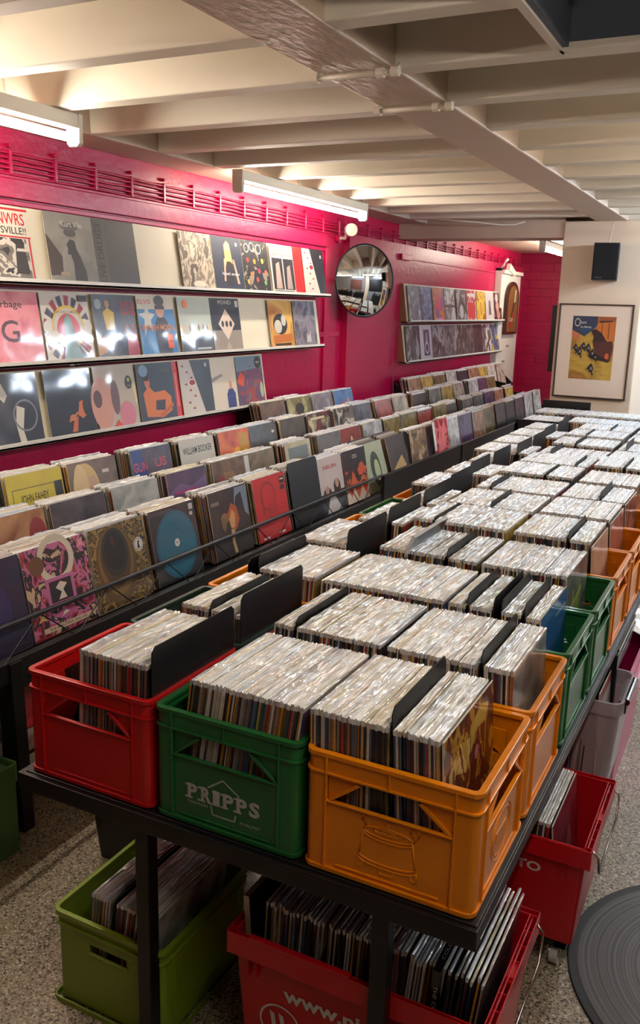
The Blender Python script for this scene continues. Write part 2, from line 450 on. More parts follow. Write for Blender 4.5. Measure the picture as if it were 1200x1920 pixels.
# ceiling: slab, joists, main beam, soffit
m = MB(); m.box((-2.9, -3.2, 2.10), (-.25, 10.6, 2.25), M_CEIL); m.box((-.25, 1.27, 2.10), (3.4, 10.6, 2.25), M_CEIL); m.box((-.25, -3.2, 2.32), (3.4, 1.27, 2.4), M_HATCH)
struct(m.obj('ceiling'))
def joist(x0, x1, y, m_):   # slightly tapered ribs
    mb = MB(); mb.prism([(y, CZ), (y+.085, CZ), (y+.105, 2.10), (y-.015, 2.10)], 'x', x0, x1, m_)
    return struct(mb.obj('trim_1', bevel=.006))
nj = 0
for k in range(-8, 11):
    y = .845+.478*k
    if y < 5.9: o = joist(-2.42, -1.0, y, M_CEIL); nj += 1; o.name = 'trim_%d' % nj
for k in range(-8, 16):
    y = .79+.474*k
    if y < 8.4:
        if y < 1.2: o = joist(-.77, -.26, y, M_CEIL)
        else: o = joist(-.77, 3.2, y, M_CEIL)
        nj += 1; o.name = 'trim_%d' % nj
m = MB(); m.box((-1.01, -3.0, CZ-.004), (-.765, 1.72, 2.1), M_STUCCO); m.box((-1.01, 1.72, CZ-.004), (-.765, 6.9, 2.1), M_BEAM)
struct(m.obj('trim_beam', bevel=.008)).name = 'trim_%d' % (nj+1)
m = MB(); m.box((WX, -3.0, CZ-.002), (-2.42, 6.1, 2.1), M_BEAM); struct(m.obj('trim_%d' % (nj+2), bevel=.006))
m = MB(); m.box((WX, 6.02, 1.665), (-1.25, 6.32, 2.1), M_BEAM); struct(m.obj('trim_%d' % (nj+3), bevel=.006))
m = MB(); m.box((WX, 6.3, 1.80), (-.95, 10.2, 1.86), M_BEAM); struct(m.obj('trim_%d' % (nj+4)))
# hatch liner in the ceiling
m = MB(); m.box((-.27, -1.5, CZ), (-.245, 1.27, 2.34), M_HATCH); m.box((-.27, 1.232, CZ+.01), (3.2, 1.246, 2.34), M_HATCH)
m.box((-.285, -1.5, CZ-.008), (-.262, 1.285, CZ+.02), M_PIPE); m.box((-.27, 1.228, CZ-.008), (3.2, 1.262, CZ+.012), M_PIPE)
struct(m.obj('trim_%d' % (nj+5)))
m = MB()
for x_, y_, z_ in ((-.21, 1.14, 1.99), (-.15, 1.05, 2.04)):
    m.box((x_, y_, z_-.08), (x_+.022, y_+.05, z_+.12), M_BLACKM); m.tube([(x_+.01, y_, z_-.08), (x_+.01, y_-.03, z_-.11)], .014, M_PIPE)
m.box((-.245, 1.02, 2.1), (-.1, 1.2, 2.13), M_BLACKM)
tag(m.obj('ceiling_bracket'), 'dark bracket hanging inside the grey ceiling hatch at top right', 'bracket')
# pillar
m = MB(); m.box((-1.25, 6.0, FZ), (-.605, 6.95, CZ), M_PILLAR); struct(m.obj('wall_pillar', bevel=.01))
# wall mouldings (painted over)
m = MB()
m.box((WX, -3, 1.505), (WX+.022, 4.62, 1.585), M_MAG); m.box((WX, -3, 1.475), (WX+.012, 4.62, 1.497), M_MAG); m.box((WX, -3, 1.585), (WX+.012, 4.93, 1.6), M_MAG)
struct(m.obj('trim_%d' % (nj+6), bevel=.003))
m = MB(); m.box((WX, 4.60, .2), (WX+.018, 4.68, 1.50), M_MAG); m.box((WX, 4.3, .855), (WX+.015, 4.88, .895), M_MAG); struct(m.obj('trim_%d' % (nj+7), bevel=.003))
m = MB(); m.box((WX+.05, 5.95, 1.49), (WX+.075, 6.2, 1.54), M_MAG); m.box((WX+.05, 6.1, 1.50), (WX+.062, 8.9, 1.515), M_MAG); struct(m.obj('trim_%d' % (nj+8), bevel=.003))
# painted-over cable runs with clips
cable = empty('cable_run', (WX+.01, 2, 1.63)); tag(cable, 'bundle of magenta painted cables clipped along the top of the wall', 'cable')
rr = random.Random(5)
for i in range(5):
    mb = MB(); pts = []
    for k in range(70):
        y = -1+k*.16; pts.append((WX+.014+(.0 if y < 4.9 else .0), y, 1.605+i*.021+rr.uniform(-.003, .003)+(.03 if y > 5 else 0)*0))
    mb.tube(pts, .0065, M_MAG, 6); c = mb.obj('cable', parent=None, smooth=True); c.parent = cable; c.matrix_parent_inverse = Matrix.Translation((-(WX+.01), -2, -1.63))
for k in range(40):
    y = -.6+k*.27
    mb = MB(); mb.box((WX, y, 1.600), (WX+.024, y+.016, 1.70), M_MAG); mb.tube([(WX, y+.008, 1.718), (WX+.022, y+.008, 1.718)], .009, M_MAG, 8)
    c = mb.obj('clip', bevel=.003); c.parent = cable; c.matrix_parent_inverse = Matrix.Translation((-(WX+.01), -2, -1.63))
# conduits under the beam
for i, (y, zt) in enumerate(((1.235, 2.09), (1.725, 2.06))):
    c = empty('conduit', (-.88, y, CZ)); tag(c, 'cream painted conduit crossing under the ceiling beam, %s' % ('nearer one' if i == 0 else 'farther one'), 'pipe')
    mb = MB(); mb.tube([(-1.02, y, CZ-.016), (-.75, y+.005, CZ-.016)], .009, M_PIPE, 8); mb.tube([(-.755, y+.015, CZ-.012), (-.748, y+.05, CZ+.03), (-.748, y+.055, zt-.05), (-.74, y+.04, zt)], .009, M_PIPE, 8)
    if i == 0: mb.tube([(-.748, y+.05, 2.0), (-.70, y+.0, 2.06), (-.5, y-.02+.0, 2.07), (-.27, y, 2.075)], .008, M_PIPE, 8)
    o = mb.obj('pipe', smooth=True); o.parent = c; o.matrix_parent_inverse = Matrix.Translation((.88, -y, -CZ))
    for x in (-1.02, -.80, -.752):
        mb = MB(); mb.tube([(x-.012, y, CZ-.016), (x+.012, y, CZ-.016)], .016, M_PIPE, 10); o = mb.obj('joint', smooth=False); o.parent = c; o.matrix_parent_inverse = Matrix.Translation((.88, -y, -CZ))

# ------------------------------------------------------------------ lights
M_TUBE = emit('tube_glow', (255, 242, 224), 46)
M_TUBEC = emit('tube_glow_cool', (222, 236, 255), 95)
M_FIX = mat('fixture_enamel', (214, 208, 194), .4)
def fixture(x, y0, y1, z, label, glow=M_TUBE, group=None):
    e = empty('fluorescent_lamp', (x, (y0+y1)/2, z)); tag(e, label, 'lamp', group)
    L = (y1-y0)/2
    h = MB(); h.box((-.03, -L, .035), (.03, L, .088), M_FIX); h.obj('housing', e, bevel=.003)
    for s in (-1, 1):
        c = MB(); c.prism([(-.032, -.018), (-.02, -.03), (.02, -.03), (.032, -.018), (.034, .09), (-.034, .09)], 'y', s*L-.012, s*L+.012, M_FIX); c.obj('end_cap', e, bevel=.003)
    t = MB(); t.tube([(0, -L+.012, .002), (0, L-.012, .002)], .0165, glow, 14); t.obj('tube', e, smooth=True)
    return e
fixture(-2.2, -.2, 1.46, 1.70, 'bright tube lamp under the ceiling at the left edge, nearest of the wall-side lamps')
fixture(-2.34, 2.88, 4.52, 1.70, 'bright tube lamp under the joists above the upper record shelf')
fixture(-1.90, 8.05, 9.6, 1.71, 'small distant tube lamp at the top left of the pillar')
for x, y in ((.46, -1.15),): fixture(x, y, y+1.5, 1.70, 'tube lamp under the joists above the near right corner, out of the frame', M_TUBE)
for i, (x, y) in enumerate(((.62, 2.1), (.5, 4.6), (.5, 6.8), (2.1, 3.2), (2.1, 6.0))):
    fixture(x, y, y+1.5, 1.70, 'tube lamp under the right-hand joists, out of the frame', M_TUBEC if i else M_TUBE, 'right-hand bay lamps')
# small wall spot
e = empty('wall_spotlight', (WX+.06, 4.74, 1.63)); tag(e, 'small round white spotlight on the magenta wall above the round mirror', 'spotlight')
mb = MB(); mb.tube([(.12, -.06, .0), (.09, -.02, .0), (.03, .04, -.01)], [.045, .048, .02], mat('spot_white', (214, 204, 188), .4), 18); mb.obj('lamp_head', e, smooth=False)
mb = MB(); mb.tube([(.03, .04, -.01), (.01, .06, -.05), (-.05, .06, -.05)], .012, M_PIPE, 8); mb.obj('arm', e)
mb = MB(); mb.tube([(-.055, .06, -.05), (-.03, .06, -.05)], .035, M_MAG, 12); mb.obj('mount', e)

# ------------------------------------------------------------------ crates
def crate_mesh(m_, W=.358, D=.360, H=.2555, marks=True):
    mb = MB(); t = .0045; r = .022
    rr_ = rrect(0, 0, W, D, r); mb.strip(rr_, .014, H-.010, H, m_, closed=True)                  # rim lip
    mb.strip(rrect(.004, .004, W-.004, D-.004, r), t, H*.835, H-.008, m_, closed=True)           # top band
    mb.strip(rrect(.0, .0, W, D, r), .008, H*.822, H*.842, m_, closed=True)                        # ledge under the band
    mb.strip(rrect(.0, .0, W, D, r), .010, 0, .010, m_, closed=True)                               # foot
    mb.box((.006, .006, .004), (W-.006, D-.006, .010), m_)
    for (ax, ay) in ((0, 0), (1, 0), (1, 1), (0, 1)):                                                # corner posts
        path = []
        c0 = .14*W
        arc = [(r+(-r)*math.cos(R(90*k/5)), r-r*math.sin(R(90*k/5))) for k in range(6)]
        pts = [(.004, c0)]+[(p[0]*1+.004*0+.004*(1-p[0]/r), p[1]+.004*(1-p[1]/r)) for p in arc]+[(c0, .004)]
        P = [((W-p[0]) if ax else p[0], (D-p[1]) if ay else p[1]) for p in pts]
        if (ax+ay) % 2 == 1: P = P[::-1]
        mb.strip(P, t, .006, H*.84, m_)
    def wall(A):    # A maps (u along wall, depth inwards, z)
        B = lambda u0, z0, u1, z1, d0, d1: mb.add([A(u0, d0, z0), A(u1, d0, z0), A(u1, d1, z0), A(u0, d1, z0), A(u0, d0, z1), A(u1, d0, z1), A(u1, d1, z1), A(u0, d1, z1)],
            [(3, 2, 1, 0), (4, 5, 6, 7), (0, 1, 5, 4), (1, 2, 6, 5), (2, 3, 7, 6), (3, 0, 4, 7)], m_)
        B(.13, .006, .87, H*.60, .006, .006+t)
        B(.14, H*.595, .86, H*.61, .0, .010)
        for s in (0, 1):
            u = (lambda a: a) if s == 0 else (lambda a: 1-a)
            tri = [(u(.14), H*.61), (u(.14), H*.84), (u(.33), H*.84), (u(.315), H*.80)]
            vs = [A(a, .009, z) for a, z in tri]+[A(a, .012, z) for a, z in tri]
            mb.add(vs, [(0, 1, 2, 3), (7, 6, 5, 4), (0, 4, 5, 1), (1, 5, 6, 2), (2, 6, 7, 3), (3, 7, 4, 0)], m_)
            q = [(u(.14), H*.61), (u(.16), H*.60), (u(.335), H*.79), (u(.315), H*.81)]
            vs = [A(a, .002, z) for a, z in q]+[A(a, .012, z) for a, z in q]
            mb.add(vs, [(0, 1, 2, 3), (7, 6, 5, 4), (0, 4, 5, 1), (1, 5, 6, 2), (2, 6, 7, 3), (3, 7, 4, 0)], m_)
        for a in (.135, .865): B(a-.006, .004, a+.006, H-.006, -.0005, .006)
        B(.494, H*.83, .506, H-.006, .0, .006)
        B(.2, .016, .8, .020, .003, .008)
    wall(lambda u, d, z: (u*W, d, z)); wall(lambda u, d, z: (u*W, D-d, z))
    wall(lambda u, d, z: (d, u*D, z)); wall(lambda u, d, z: (W-d, u*D, z))
    return mb
CM = {}
def crate(kind, x, y, label, group=None):
    mm = {'red': M_RED, 'green': M_GREEN, 'orange': M_ORANGE, 'dark': M_DGREEN}[kind]
    if kind not in CM:
        o = crate_mesh(mm).obj('plastic_crate', loc=(x, y, .0015), bevel=.0012); CM[kind] = o
    else:
        o = CM[kind].copy(); COL.objects.link(o); o.location = (x, y, .0015)
    tag(o, label, 'crate', group)
    return o
PX, PY = .3675, .3685
XL = [-1.0935, -.7265, -.359]    # left edges of the three crate columns
colour = [['red', 'green', 'orange'], ['dark', 'red', 'orange'], ['orange', 'orange', 'green'], ['red', 'green', 'green'], ['orange', 'red', 'orange'], ['green', 'orange', 'orange'],
          ['orange', 'green', 'orange'], ['orange', 'red', 'orange'], ['red', 'green', 'green'], ['orange', 'orange', 'orange'], ['green', 'red', 'red'], ['orange', 'green', 'orange'], ['red', 'orange', 'green']]
names = {0: 'first', 1: 'second', 2: 'third', 3: 'fourth', 4: 'fifth', 5: 'sixth', 6: 'seventh', 7: 'eighth', 8: 'ninth', 9: 'tenth', 10: 'eleventh', 11: 'twelfth', 12: 'last'}
cn = {0: 'left', 1: 'middle', 2: 'right'}
cw = {'red': 'red', 'green': 'green', 'orange': 'orange', 'dark': 'blackish green'}
CR = {}
for r in range(13):
    for c in range(3):
        k = colour[r][c]
        if r == 0: lab = {0: 'plain red crate at the front left corner of the table, half full of records', 1: 'green crate with a silver brewery logo on its front', 2: 'orange crate at the front right corner of the table with an embossed tub'}[c]
        else: lab = "%s crate of records, %s from the front in the table's %s column" % (cw[k], names[r], cn[c])
        CR[r, c] = crate(k, XL[c], r*PY, lab)
# logo on the green crate (front face, local XZ plane)
gc = CR[0, 1]; CM['green'] = CR[2, 2]
lg = MB(); FR = Matrix(((1, 0, 0, 0), (0, 0, -1, .0056), (0, 1, 0, 0), (0, 0, 0, 1)))
XX = FR
def text_on(mb, s, cx, cz, size, width, m_, base=XX, bold=0, rot=0, layer=0.0006, slab=False):
    put_text(mb, s, size, m_, base @ Matrix.Translation((cx, cz, 0)) @ Matrix.Rotation(R(rot), 4, 'Z'), width=width, bold=bold, layer=layer)
def seg(mb, a, b, w, m_, base=XX, layer=.0005):
    a, b = Vector(a), Vector(b); d = (b-a).normalized(); n = Vector((-d.y, d.x))*w/2
    mb.add([(a.x+n.x, a.y+n.y, layer), (b.x+n.x, b.y+n.y, layer), (b.x-n.x, b.y-n.y, layer), (a.x-n.x, a.y-n.y, layer)], [(0, 1, 2, 3)], m_, base)
word = 'PRIPPS'; xs0 = [.098, .132, .160, .188, .221, .253]; ws = [.028, .031, .017, .029, .029, .026]
for ch, x_, w_ in zip(word, xs0, ws):
    text_on(lg, ch, x_, .077+(.0), .044, w_, M_PRINT, bold=.045, layer=.0012)
    if ch in 'PRI':                                                          # slab serifs
        seg(lg, (x_-w_*.62, .0625), (x_-w_*.5+.016, .0625), .0045, M_PRINT, layer=.0013); seg(lg, (x_-w_*.62, .0915), (x_-w_*.1, .0915), .0045, M_PRINT, layer=.0013)
        if ch == 'R': seg(lg, (x_+.006, .0625), (x_+.019, .0625), .0045, M_PRINT, layer=.0013)
pent = [(.176, .1235), (.2165, .097), (.205, .037), (.150, .037), (.138, .097)]
P5 = pent
seg(lg, P5[4], P5[0], .0035, M_PRINT); seg(lg, P5[0], P5[1], .0035, M_PRINT); seg(lg, (.2075, .052), P5[2], .0035, M_PRINT); seg(lg, P5[2], P5[3], .0035, M_PRINT); seg(lg, P5[3], (.1465, .057), .0035, M_PRINT)
text_on(lg, 'TRADITION', .112, .052, .0085, .052, M_PRINT, bold=.01); text_on(lg, 'KVALITET', .243, .038, .0085, .050, M_PRINT, bold=.01)
o = lg.obj('logo_print', parent=gc, fix=False); o['label'] = 'worn silver PRIPPS lettering over a pentagon outline'
# embossed tub on the orange crate
em = MB()
def ln(pts, w=.002):
    em.tube([(p[0], .0058, p[1]) for p in pts], w, M_ORANGE, 6)
def arc(cx, cz, rx, rz, a0, a1, n=14): return [(cx+rx*math.cos(R(a0+(a1-a0)*i/n)), cz+rz*math.sin(R(a0+(a1-a0)*i/n))) for i in range(n+1)]
ln(arc(.18, .118, .05, .011, 0, 360, 24)); ln(arc(.18, .111, .05, .011, 180, 360)); ln([(.13, .116), (.122, .058)]); ln([(.23, .116), (.238, .058)])
ln(arc(.18, .062, .058, .012, 180, 360)); ln(arc(.18, .054, .06, .012, 180, 360)); ln([(.119, .056), (.119, .036), (.129, .036), (.131, .048)]); ln([(.241, .056), (.241, .036), (.231, .036), (.229, .048)])
ln([(.165, .044), (.165, .030), (.195, .030), (.195, .044)]); ln([(.18, .118), (.18, .148)]); ln([(.172, .14), (.188, .14)]); ln([(.166, .13), (.194, .13)]); ln(arc(.18, .122, .03, .006, 0, 360)); ln(arc(.18, .122, .016, .0035, 0, 360))
ln([(.232, .128), (.225, .138), (.235, .148), (.245, .137), (.238, .128), (.232, .118)]); ln([(.135, .125), (.126, .138), (.138, .146)])
o = em.obj('embossed_tub', parent=CR[0, 2], smooth=True); CM['orange'] = CR[1, 2]
em2 = MB()
for cyy in (.18,):
    for a in (0, 1): em2.tube([(.358-.0055, cyy+math.cos(t_)*(.07-.012*a), .085+math.sin(t_)*(.055-.01*a)) for t_ in [R(12*i) for i in range(31)]], .0012, M_ORANGE, 6)
    em2.box((.350, cyy-.035, .075), (.3535, cyy+.035, .095), M_ORANGE)
em2.obj('embossed_oval', parent=CR[0, 2])

# table frame
t = empty('crate_table', (-.55, 2.4, FZ)); tag(t, 'long black steel table carrying three columns of plastic crates', 'table')
def tpart(name, mb, bevel=.002):
    o = mb.obj(name, bevel=bevel); o.parent = t; o.matrix_parent_inverse = Matrix.Translation((.55, -2.4, -FZ)); return o
mb = MB(); mb.box((-1.10, -.006, -.012), (.008, 4.80, -.0005), M_BLACKM); tpart('table_top', mb)
mb = MB(); mb.box((-1.115, -.018, -.046), (.012, .012, -.004), M_BLACKM); mb.box((-1.115, 4.79, -.046), (.012, 4.82, -.004), M_BLACKM); mb.box((-.018, .012, -.036), (.012, 4.79, -.004), M_BLACKM); mb.box((-1.115, .012, -.05), (-1.085, 4.79, -.004), M_BLACKM)
tpart('frame', mb)
for y in (-.008, 1.6, 3.2, 4.76):
    for x in (-.776, -.199):
        if y > 0: x = {-.776: -1.10, -.199: -.02}[x]
        mb = MB(); mb.box((x, y, FZ), (x+.036, y+.036, -.05), M_BLACKM); tpart('leg', mb)

# ------------------------------------------------------------------ records in the crates
IN = .012
def div(x, y, z1, w=.30, h=.33, lean=0, label=None, group=None, t_=.0022):
    mb = MB(); mb.prism([(0, 0), (w, 0), (w, h-.012), (w-.012, h), (.012, h), (0, h-.012)], 'x', 0, t_, M_CARD)
    o = mb.obj('divider_card', loc=(x-math.sin(R(lean))*h, y, z1-h), rot=(0, R(lean), 0))
    r_ = min(12, int(y/PY)); c_ = 0 if x < XL[1]-.01 else 1 if x < XL[2]-.01 else 2
    auto = 'black divider card in the %s crate back of the %s column' % (names[r_], cn[c_]) if y < 4.79 else 'black divider in the record browser by the pillar'
    tag(o, label or auto, 'divider', group or ('dividers in the %s crate of the %s column' % (names[r_], cn[c_])))
    return o
rn = random.Random(11)
Y0 = .020
def single(s, g): return (s, g)
# front row, built one by one
s1 = single('record sleeve in the tight stack in the front red crate', 'records in the front red crate')
shear_row(0, -.945, -.752, Y0, .012, 3, s1, rn)
div(-.746, .025, .372, w=.325, h=.36, lean=1, label='tall black divider at the right end of the front red crate', group='divider in the red crate')
mb = MB(); mb.prism([(0, 0), (.3, 0), (.3, .2), (.27, .225), (.03, .225), (0, .2)], 'x', 0, .003, M_CARD)
o = mb.obj('divider_card', loc=(-1.04, .03, .012), rot=(0, R(24), 0)); tag(o, 'black divider slumped behind the records at the left of the red crate', 'divider')
s2 = single('record sleeve leaning right in the full front green crate', 'records in the logo-printed green crate')
shear_row(0, -.640, -.372, Y0, .012, 8, s2, rn)
s3 = single('record sleeve in the front orange crate, left of its black divider', 'records at the left of the front orange crate')
shear_row(0, -.358, -.196, Y0-.002, .014, -1.5, s3, rn)
div(-.190, .022, .372, h=.36, lean=-2, label='narrow black divider rising between records in the front orange crate', group='divider in the orange crate')
s4 = single('record sleeve in the front orange crate, right of its black divider', 'records at the right of the front orange crate')
shear_row(0, -.184, -.094, Y0-.002, .014, -3.5, s4, rn)

# second row
y1 = PY+Y0
shear_row(0, -.930, -.846, y1, .014, 3, None, rn); shear_row(0, -.836, -.752, y1, .012, 3, None, rn)
div(-.841, y1, .352, lean=2); div(-.747, y1-.004, .385, w=.325, h=.36, lean=1, label='tall black divider at the right end of the second crate on the left', group='large divider behind the red crate')
s5 = single('record sleeve in the middle crate right behind the logo-printed green crate', 'records in the crate behind the green one')
shear_row(0, -.650, -.603, y1, .014, 4, None, rn); div(-.597, y1+.01, .352, lean=3)
shear_row(0, -.590, -.366, y1, .014, 4, None, rn)
s6 = single('record sleeve in the second orange crate, directly behind the front orange crate', 'records in the second orange crate')
shear_row(0, -.352, -.136, y1, .014, 0, None, rn); div(-.130, y1, .366, lean=-2)
shear_row(0, -.124, -.060, y1, .016, -3, None, rn)
# third row
y2 = 2*PY+Y0
shear_row(0, -.915, -.735, y2, .014, 3, None, rn); div(-.955, y2, .352, lean=2); div(-.925, y2+.01, .366, lean=2)
shear_row(0, -.700, -.345, y2, .016, 3, None, rn)
shear_row(0, -.330, -.285, y2, .016, 0, None, rn); div(-.278, y2, .366); shear_row(0, -.273, -.212, y2, .016, 0, None, rn); div(-.208, y2, .366); div(-.190, y2+.01, .360)
shear_row(0, -.185, -.132, y2, .016, 0, None, rn); div(-.127, y2, .364); shear_row(0, -.122, -.090, y2, .012, -1, None, rn)
# fourth row
y3 = 3*PY+Y0
shear_row(0, -.985, -.805, y3, .014, 3, None, rn); div(-.800, y3-.005, .385, w=.325, h=.36, lean=1)
shear_row(0, -.690, -.470, y3+.01, .026, 3, None, rn); div(-.462, y3, .372); shear_row(0, -.455, -.366, y3, .026, 2, None, rn)
shear_row(0, -.350, -.100, y3, .026, 0, None, rn)
# fifth row and on
rz = random.Random(23)
for r in range(4, 13):
    y = r*PY+Y0; zz = .016+rz.uniform(.004, .03)
    a = XL[0]+rz.uniform(.05, .17); b = XL[0]+rz.uniform(.24, .29)
    if r == 5: a = XL[0]+.19
    if r >= 9: a = XL[0]+.03
    shear_row(0, a, b-.006, y, .014, rz.uniform(1, 5), None, rz)
    div(b, y-.004, .385, w=.325, h=.36, lean=rz.uniform(0, 3))
    if rz.random() < .6: shear_row(0, b+.01, XL[0]+.335, y, .014, 2, None, rz)
    d1 = rz.uniform(.08, .3)
    shear_row(0, XL[1]+.015, XL[1]+d1-.006, y, zz, 2, None, rz); div(XL[1]+d1, y, .372)
    shear_row(0, XL[1]+d1+.006, XL[1]+.350, y, zz, rz.uniform(-1, 3), None, rz)
    zz2 = .016+rz.uniform(.01, .04)
    d2 = rz.uniform(.05, .19)
    if r % 2: shear_row(0, XL[2]+.010, XL[2]+.262, y, zz2, 0, None, rz)
    else:
        shear_row(0, XL[2]+.010, XL[2]+d2-.006, y, zz2, 0, None, rz); div(XL[2]+d2, y, .385); shear_row(0, XL[2]+d2+.006, XL[2]+(.262 if r < 7 else .33), y, zz2, 0, None, rz)
# cover-out last sleeves of the right-hand crates
def last(x, r, label, base, art, lean=-6, z=.016, dy=0):
    """sleeve at the right end of a crate, leaning back against the others"""
    return cover_record('record_sleeve', label, 'record', art, (x, r*PY+Y0+dy+.160, z), lean=lean, base=base)
last(-.064, 0, 'record with a yellow and dark red cover facing right in the front orange crate', noise_art([(72, 22, 18), (96, 34, 22), (190, 150, 50), (110, 46, 26), (60, 24, 20)], 16, (1, 1, .6), True, 3),
     [('p', [(.1, .55), (.2, .7), (.4, .62), (.55, .8), (.3, .86), (.08, .75)], noise_art([(196, 164, 70), (226, 200, 120), (120, 60, 30)], 22, (1, 1, .5), True, 1)), ('p', [(.5, .7), (.62, .82), (.8, .8), (.9, .9), (.7, .95), (.5, .88)], (206, 178, 84)), ('e', .62, .66, .04, .05, (206, 120, 130))], lean=4, z=.014)
last(-.043, 1, 'record with a grey and brown misty cover facing right in the second orange crate', noise_art([(90, 84, 80), (150, 130, 110), (60, 56, 60)], 5, (1, 1, 1), False, 2),
     [('p', [(.0, .45), (.1, .58), (.16, .5), (.3, .68), (.42, .6), (.6, .86), (.75, .74), (1, .9), (1, .6), (.5, .42)], (172, 128, 96))], lean=3, z=.016)
last(-.072, 2, 'record with a bright blue cover facing right in the nearer green crate', (18, 96, 168), [('r', 0, .9, 1, 1, (40, 120, 190)), ('r', .55, .84, .95, .88, (120, 170, 210))], lean=2)
last(-.078, 3, 'record with a grey cover scribbled in yellow green in the farther green crate', noise_art([(70, 74, 70), (130, 130, 120), (40, 50, 44)], 7, (1, 1, 1), False, 4),
     [('p', [(.15, .4), (.3, .8), (.36, .8), (.24, .42)], (170, 186, 70)), ('p', [(.35, .45), (.6, .85), (.66, .8), (.45, .4)], (150, 170, 60)), ('p', [(.2, .6), (.7, .7), (.7, .75), (.2, .67)], (180, 190, 90)), ('o', .45, .55, .12, .16, (160, 180, 70))], lean=3, z=.026)
cover_record('record_sleeve', 'pink-red record standing just behind the yellow green scribbled one', 'record', [('r', .1, .1, .9, .4, (120, 20, 50))], (-.094, 3*PY+Y0+.16, .03), lean=2, base=(176, 40, 84))
last(-.068, 4, 'record with a peach coloured cover facing right in the orange crate past the green ones', noise_art([(206, 160, 130), (226, 190, 160), (180, 120, 100)], 5, (1, 1, 1), False, 1), [('p', [(.3, 0), (.5, .55), (.62, .5), (.75, 0)], (190, 130, 110))], lean=4, z=.03)
last(-.068, 5, 'record with a pale orange cover facing right in the sixth right-hand crate', noise_art([(206, 150, 120), (160, 80, 60), (220, 190, 160)], 6, (1, 1, 1), False, 5), [('r', .1, .1, .5, .9, (190, 110, 80))], lean=4, z=.03)
last(-.068, 6, 'record with a dark brown cover facing right in the seventh right-hand crate', noise_art([(90, 50, 40), (160, 90, 70), (50, 30, 30)], 6, (1, 1, 1), True, 6), [], lean=4, z=.03)
cover_record('record_sleeve', 'record with a beige drawn cover at the right of the third left-hand crate', 'record', [('o', .35, .45, .14, .18, (140, 116, 100)), ('p', [(.6, .2), (.75, .7), (.8, .68), (.68, .18)], (150, 120, 104))],
             (-.722, y2+.158, .014), lean=-3, base=noise_art([(196, 176, 156), (214, 196, 176), (170, 146, 128)], 8, (1, 1, 1), False, 3))
cover_record('record_sleeve', 'record with a dark painted cover at the right end of the third middle crate', 'record', [('e', .5, .3, .1, .15, (120, 110, 90))],
             (-.342, y2+.158, .016), lean=-3, base=noise_art([(34, 36, 36), (60, 66, 62), (120, 116, 100)], 9, (1, 1, 1), True, 8))
o = cover_record('record_sleeve', 'dark silver-edged record tilted up alone in the middle column of crates', 'record', [('t', 'o', .8, .8, .08, .08, (200, 200, 200))], (-.700, y3+.17, .10), lean=-24, base=(44, 46, 52), t=.012, edge=(206, 210, 214))
# black rimmed browser at the pillar end
mb = MB(); mb.box((-1.23, 4.86, .0), (-.86, 4.88, .33), M_BLACKM); mb.box((-1.23, 5.7, .0), (-.86, 5.72, .40), M_BLACKM); mb.box((-1.23, 4.86, -.02), (-.1, 5.72, .0), M_BLACKM); mb.box((-1.23, 4.86, 0), (-1.21, 5.72, .30), M_BLACKM); mb.box((-.12, 4.86, 0), (-.1, 5.72, .30), M_BLACKM); mb.box((-.86, 5.70, 0), (-.1, 5.72, .28), M_BLACKM); mb.box((-.86, 4.86, 0), (-.1, 4.88, .28), M_BLACKM)
o = mb.obj('record_browser'); tag(o, 'black record browser box standing against the foot of the pillar', 'record browser')
mb = MB(); mb.box((-1.2, 4.9, FZ), (-1.16, 4.94, -.02), M_BLACKM); mb.box((-.16, 4.9, FZ), (-.12, 4.94, -.02), M_BLACKM); mb.box((-1.2, 5.64, FZ), (-1.16, 5.68, -.02), M_BLACKM); mb.box((-.16, 5.64, FZ), (-.12, 5.68, -.02), M_BLACKM)
l = mb.obj('leg'); l.parent = o
shear_row(0, -1.19, -.92, 4.92, .01, 3, None, rz); div(-.90, 4.9, .36); shear_row(0, -.87, -.14, 4.92, .02, 0, None, rz); shear_row(0, -1.19, -.15, 5.30, .03, 0, None, rz)

# ------------------------------------------------------------------ floor crates and totes
def rim_box(mb, x0, y0, x1, y1, z0, z1, m_, taper=.02, t=.004, r=.02):
    """open tapered box: rounded plan, loft between foot and rim, inside and outside skins"""
    def ring(o_, z): return [(p[0], p[1], z) for p in rrect(x0+o_, y0+o_, x1-o_, y1-o_, r)]
    R0 = ring(taper, z0); R1 = ring(0, z1); I1 = ring(t, z1); I0 = ring(taper+t, z0+t)
    n = len(R0); vs = R0+R1+I1+I0; fs = []
    for k in range(3):
        for i in range(n):
            j = (i+1) % n; fs.append((k*n+i, k*n+j, (k+1)*n+j, (k+1)*n+i))
    fs += [list(range(n)), list(range(3*n, 4*n))]
    mb.add(vs, fs, m_)
# lime crate, local origin at its front left foot
lc = empty('lime_crate', (-1.07, .02, FZ)); tag(lc, 'lime green crate of records on the floor under the front left of the table', 'crate')
W_, D_, H_ = .345, .392, .265
mb = MB(); t_ = .004
# walls with a slot in the front
def slab_ring(z0, z1, o_): mb.strip(rrect(o_, o_, W_-o_, D_-o_, .02), t_, z0, z1, M_LIME, closed=True)
mb.strip([(.11, .010)]+[(p[0], p[1]) for p in []]+[(.11, .010)][:0] or [(0, 0), (1, 0)], t_, 0, .001, M_LIME) if False else None
pth = rrect(.008, .008, W_-.008, D_-.008, .022)
slab_ring(.0, .014, -.004)
mb.strip(pth, t_, .012, .175, M_LIME, closed=True); mb.strip(pth, t_, .198, .25, M_LIME, closed=True)
